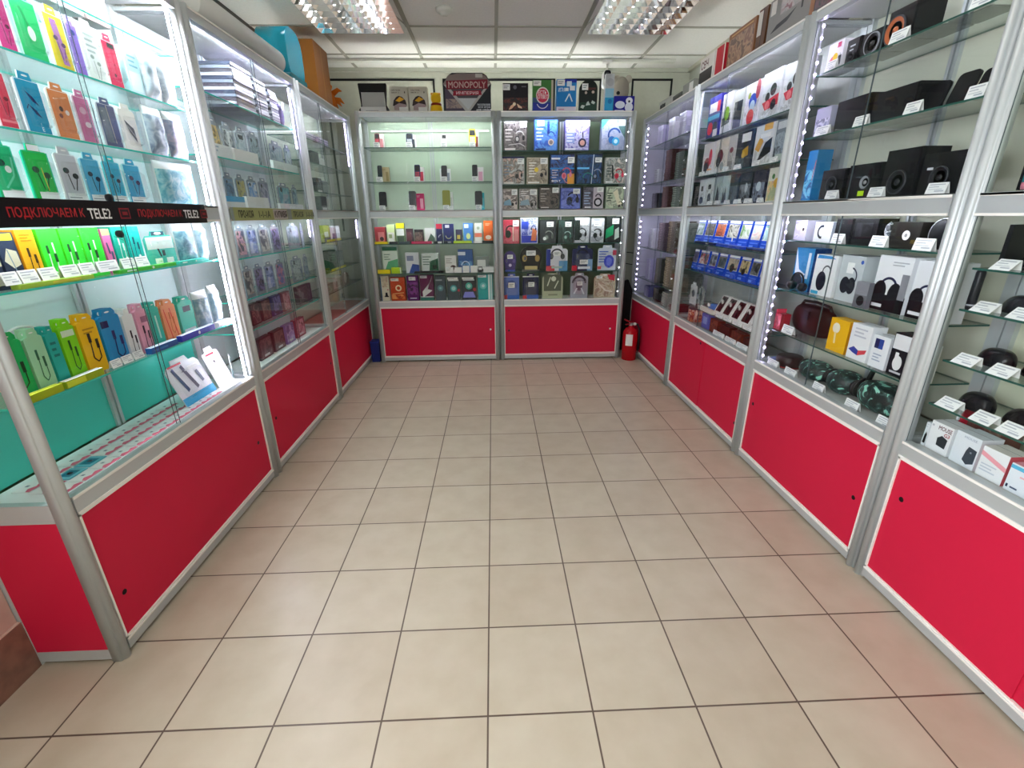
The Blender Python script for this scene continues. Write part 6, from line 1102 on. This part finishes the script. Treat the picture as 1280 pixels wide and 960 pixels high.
k = MB(); k.ell((-w_*.3, .036, h0*1.05+.03), .016, .012, .014, '#17171a', 12, 8); k.build('nose', o)
k = MB(); k.ell((.0, .10, h0*1.2+.02), w_*.2, .05, .03, mat('#c8c2b4', .8), 14, 8); k.build('muzzle', o)
ontop('B', (UB(768)+UB(789))/2, .06, o, 'grey plush animal head behind the navy toy box', 'plush toy')
# right row tops
def topR(a, b, h, d, mk, label, cat): 
    ua, ub = U('R', a, d, T0), U('R', b, d, T0); o = mk(abs(ua-ub)*.97, h); return ontop('R', (ua+ub)/2, d, o, label, cat)
topR(823, 838, .085, .06, ca(.12, '#c8c8c2', [R(.1, .15, .55, .7, '#15171a'), D(.3, .42, .1, '#3a3c40')]), 'small white box with black window over the disc cabinet', 'box')
topR(840, 851, .07, .07, ca(.12, '#5a5c58', [R(.1, .2, .9, .8, '#3a3c3a')]), 'small dark grey box over the disc cabinet', 'box')
topR(852, 866, .10, .07, ca(.12, '#8a8c84', [R(.6, .1, .95, .9, '#e0e0da')]), 'grey box with pale end over the disc cabinet', 'box')
topR(872, 890, .17, .05, ca(.16, '#d8d4cc', [R(0, 0, .9, .55, '#2a2826'), T('СВЧ', .1, .62, .26, '#5c1c1c', .5)]), 'white box with black base and dark lettering over the toy cabinet', 'box')
topR(891, 903, .17, .05, ca(.16, '#b81c2c', [R(0, 0, .08, 1, '#e8e4dc'), R(.88, 0, 1, 1, '#e4dccc')]), 'red box with white edges over the toy cabinet', 'box')
topR(906, 940, .19, .05, ca(.16, '#8a5c3c', [('R', .05, .05, .95, .85, ('#7a5038', '#a8805c', '#5c3c2a')), Ln([(.1, .92), (.9, .92)], .02, '#c89858')], top='#b88048'), 'brown picture box over the toy cabinet', 'box')
topR(942, 953, .20, .05, ca(.16, '#5a3a24', [R(0, .4, .5, .95, '#d8d4c8'), R(.5, 0, .6, 1, '#3a2416')]), 'slim brown box with white tag over the toy cabinet', 'box')
topR(955, 1010, .20, .05, ca(.16, '#8a8884', [('R', .3, .55, 1, 1, ('#6a2c38', '#a89a98', '#8a8884')), Pg([(.1, .25), (.5, .32), (.7, .5), (.5, .42), (.25, .38)], '#2c2c30'), R(.05, .65, .18, .95, '#dcd8d0'), R(.8, .4, .84, .55, '#3a3a3c')], side='#b88a70'), 'grey box with dark bird print over the toy cabinet', 'box')
topR(1014, 1075, .20, .05, ca(.16, '#3a1c24', [('R', .02, .02, .98, .98, ('#2c161c', '#5c2430', '#1a0e12'))]), 'dark wine red box over the loudspeaker cabinet', 'box')
# ---------------- on the floor and in the corners
r = empty('fire_extinguisher', (1.303, 4.30, 0)); tag(r, 'red fire extinguisher standing on the floor beside the headset cabinet', 'fire extinguisher')
m = MB(); m.lathe([(.066, .0), (.07, .006), (.07, .25), (.064, .285), (.045, .308), (.024, .318), (.022, .335), (.001, .336)], (0, 0, 0), mat('#b0121e', .22), 'z', 32); b = m.build('cylinder_body', r)
m = MB(); pts = [(.0708*math.cos(a), .0708*math.sin(a)) for a in [PI*1.22+PI*.30*i/8 for i in range(9)]]
q0 = m.add([(x, y, .15) for x, y in pts]+[(x, y, .26) for x, y in pts])
for i in range(8): m.face((q0+i, q0+i+1, q0+10+i, q0+9+i), '#ecebe6', True)
q = m.build('paper_label', b); q['label'] = 'white instruction label'
m = MB(); m.lathe([(.02, .335), (.022, .34), (.02, .362), (.001, .364)], (0, 0, 0), '#8a8a88', 'z', 16); m.build('valve', r)
m = MB(); m.tube([(.02, 0, .360), (-.03, -.02, .378), (-.075, -.03, .40)], [.007, .008, .006], '#a01420'); m.build('lever', r)
m = MB(); m.tube([(.02, 0, .350), (-.03, -.02, .352), (-.06, -.025, .350)], .006, '#a01420'); m.build('carry_handle', r)
m = MB(); m.tube([(.02, 0, .35), (.06, -.01, .345), (.078, -.02, .30), (.082, -.02, .20), (.080, -.015, .09)], .010, '#1a1416', 10); k = m.build('hose', r); k['label'] = 'black rubber hose'
m = MB(); m.lathe([(.0005, .008), (.014, .007), (.015, 0)], (.03, -.018, .352), '#d8d8d4', 'y', 16); m.build('pressure_gauge', r)
m = MB(); m.prism([(-.07, 0), (.07, 0), (.075, .62), (.03, .72), (-.02, .70), (-.07, .60)][::-1], 0, .05, mat('#0d0d0f', .8)); o = m.build('garbage_bag'); o.location = (1.31, 4.62, .001); tag(o, 'black bag standing in the dark gap behind the fire extinguisher', 'bag')
m = MB(); m.prism([(-.038, 0), (.038, 0), (.042, .19), (-.042, .19)][::-1], 0, .10, mat('#1c2a72', .4)); o = m.build('waste_bin'); k = MB(); k.box(-.045, -.003, .19, .045, .103, .205, '#24358c'); k.build('bin_rim', o); o.location = (-1.165, 4.36, .0005); tag(o, 'small dark blue bin in the gap left of the phone cabinet', 'bin')
m = MB(); m.box(-1.53, 1.15, 0, -1.51, 1.60, .85, mat('#2a8a50', .6)); m.box(-1.509, 1.16, .05, -1.5085, 1.59, .8, '#1f7a44'); o = m.build('green_board'); o.location.z = .001; tag(o, 'green board standing in the gap behind the banner cabinet', 'board')
def wire(pts, nm, lab):
    m = MB(); m.tube(pts, .004, '#15161a', 6); o = m.build('wall_cable'); tag(o, lab, 'cable', None); return o
wire([(1.235, 4.96, .98), (1.33, 4.955, .97), (1.5, 4.95, .95), (1.7, 4.955, .9)], 'wall_cable', 'upper black cable on the back wall behind the disc cabinet')
wire([(1.235, 4.96, .86), (1.33, 4.955, .86), (1.5, 4.95, .83), (1.7, 4.955, .80)], 'wall_cable', 'lower black cable on the back wall behind the disc cabinet')
finish_labels()
# ------------------------------------------------------------------ ceiling lights
MIR, MRI, _ = newmat('mirror louvre'); _.inputs['Base Color'].default_value = (.9, .9, .93, 1); _.inputs['Metallic'].default_value = 1; _.inputs['Roughness'].default_value = .04
def troffer(x0, y0, label, on, mirror=True):
    w, l = .601, .59
    r = empty('ceiling_light', (x0, y0, RZ-.004)); tag(r, label, 'ceiling light', 'square ceiling lights')
    m = MB(); t = .012
    for q in ((0, 0, w, t), (0, l-t, w, l), (0, t, t, l-t), (w-t, t, w, l-t)): m.box(q[0], q[1], -.008, q[2], q[3], .0035, '#b8b8b0')
    m.build('light_frame', r)
    m = MB(); m.box(t, t, .0, w-t, l-t, .0033, MIR if mirror else WHITE); m.build('reflector', r)
    if mirror:
        for i in range(4):
            X = t+(w-2*t)*(i+.5)/4; m = MB(); m.tube([(X, .02, -.016), (X, l-.02, -.016)], .010, on, 10); m.build('lamp_tube', r)
        m = MB(); z0, z1 = -.050, -.004
        for i in range(7):      # long louvre blades, wide at the top
            X = t+(w-2*t)*i/6; b = m.add([(X, t, z0), (X, l-t, z0), (X-.016, t, z1), (X-.016, l-t, z1), (X+.016, t, z1), (X+.016, l-t, z1)])
            m.face((b, b+2, b+3, b+1), MIR); m.face((b, b+1, b+5, b+4), MIR)
        for j in range(0, 7):   # cross blades
            Y = t+(l-2*t)*j/6; b = m.add([(t, Y-.0015, z0), (w-t, Y-.0015, z0), (t, Y-.018, z1), (w-t, Y-.018, z1), (t, Y+.018, z1), (w-t, Y+.018, z1), (t, Y+.0015, z0), (w-t, Y+.0015, z0)])
            m.face((b, b+1, b+3, b+2), MIR); m.face((b+6, b+4, b+5, b+7), MIR); m.face((b, b+6, b+7, b+1), mat('#cfcfd6'))
        o = m.build('mirror_louvre', r); o['label'] = 'mirrored louvre grid'
    else:
        m = MB(); m.box(t, t, -.006, w-t, l-t, -.001, on); m.build('diffuser', r)
    return r
TUBE = emis('#fbfcff', 13); PANEL = emis('#fff9ef', .8)
troffer(-1.183, 3.355, 'mirrored ceiling light over the phone case cabinet', TUBE)
troffer(.692, 3.355, 'mirrored ceiling light over the toy and disc cabinet', TUBE)
for Y, nm in ((1.52, 'middle'), (-.316, 'doorway')):
    for X, nn in ((-1.183, 'cable'), (.692, 'mouse')):
        troffer(X, Y, f'white ceiling light panel, {nm} row, {nn} cabinet side', PANEL, False)
m = MB(); m.lathe([(.055, 0), (.053, -.016), (.040, -.026), (.026, -.030), (.024, -.038), (.0005, -.040)], (0, 0, 0), '#dcdcd2', 'z', 28)
o = m.build('smoke_detector', None, (-.285, 3.66, RZ)); tag(o, 'round white smoke detector on the ceiling', 'smoke detector')
r = empty('security_camera', (1.02, 4.66, RZ-.0225)); tag(r, 'small white security camera hanging from the ceiling trunking', 'security camera')
m = MB(); m.lathe([(.045, -.001), (.045, -.012), (.02, -.02)], (0, 0, 0), '#e9e9e4'); m.build('mount', r)
m = MB(); m.tube([(0, 0, -.018), (0, 0, -.075)], .008, '#e2e2dc'); m.build('stem', r)
m = MB(); m.prism(rr(.074, .135, .03, -.037, -.205), -.03, .03, '#ecece8', sm=True); b = m.build('housing', r)
m = MB(); m.prism(rr(.058, .075, .02, -.029, -.148), -.033, -.029, '#15161a'); k = m.build('front_face', b); k['label'] = 'black glossy lens panel'
m = MB(); m.lathe([(.016, 0), (.015, .006), (.0005, .007)], (0, -.0335, -.105), '#2a2c33', 'y', 16); m.build('lens', b)
# daylight
w = bpy.data.worlds.new('daylight'); bpy.context.scene.world = w; w.use_nodes = True
bg = w.node_tree.nodes['Background']; bg.inputs[0].default_value = (.88, .92, 1, 1); bg.inputs[1].default_value = 6.5
def portal(loc, rot, sx, sy):
    l = bpy.data.lights.new('daylight_portal', 'AREA'); l.shape = 'RECTANGLE'; l.size = sx; l.size_y = sy; l.cycles.is_portal = True
    o = bpy.data.objects.new('daylight_portal', l); C.objects.link(o); o.location = loc; o.rotation_euler = rot
portal((-1.70, (wy0+wy1)/2, (wz0+wz1)/2), (0, -PI/2, 0), wz1-wz0, wy1-wy0)
# ------------------------------------------------------------------ camera
cam = bpy.data.objects.new('camera', bpy.data.cameras.new('camera')); C.objects.link(cam)
from mathutils import Matrix
cam.matrix_world = Matrix(((cR.x, cU.x, -cf.x, 0), (cR.y, cU.y, -cf.y, 0), (cR.z, cU.z, -cf.z, CH), (0, 0, 0, 1)))
cam.data.sensor_width = 36; cam.data.lens = F/1280*36; cam.data.clip_start = .02
sc = bpy.context.scene; sc.camera = cam
sc.view_settings.view_transform = 'Standard'; sc.view_settings.look = 'None'; sc.view_settings.gamma = 1; sc.view_settings.use_curve_mapping = False
sc.view_settings.exposure = 1.12
sc.cycles.use_denoising = True; sc.cycles.max_bounces = 10; sc.cycles.diffuse_bounces = 4; sc.cycles.glossy_bounces = 4; sc.cycles.transmission_bounces = 4
sc.cycles.transparent_max_bounces = 32; sc.cycles.sample_clamp_indirect = 6; sc.cycles.caustics_reflective = False; sc.cycles.caustics_refractive = False
sc.cycles.use_adaptive_sampling = True; sc.cycles.adaptive_threshold = .02
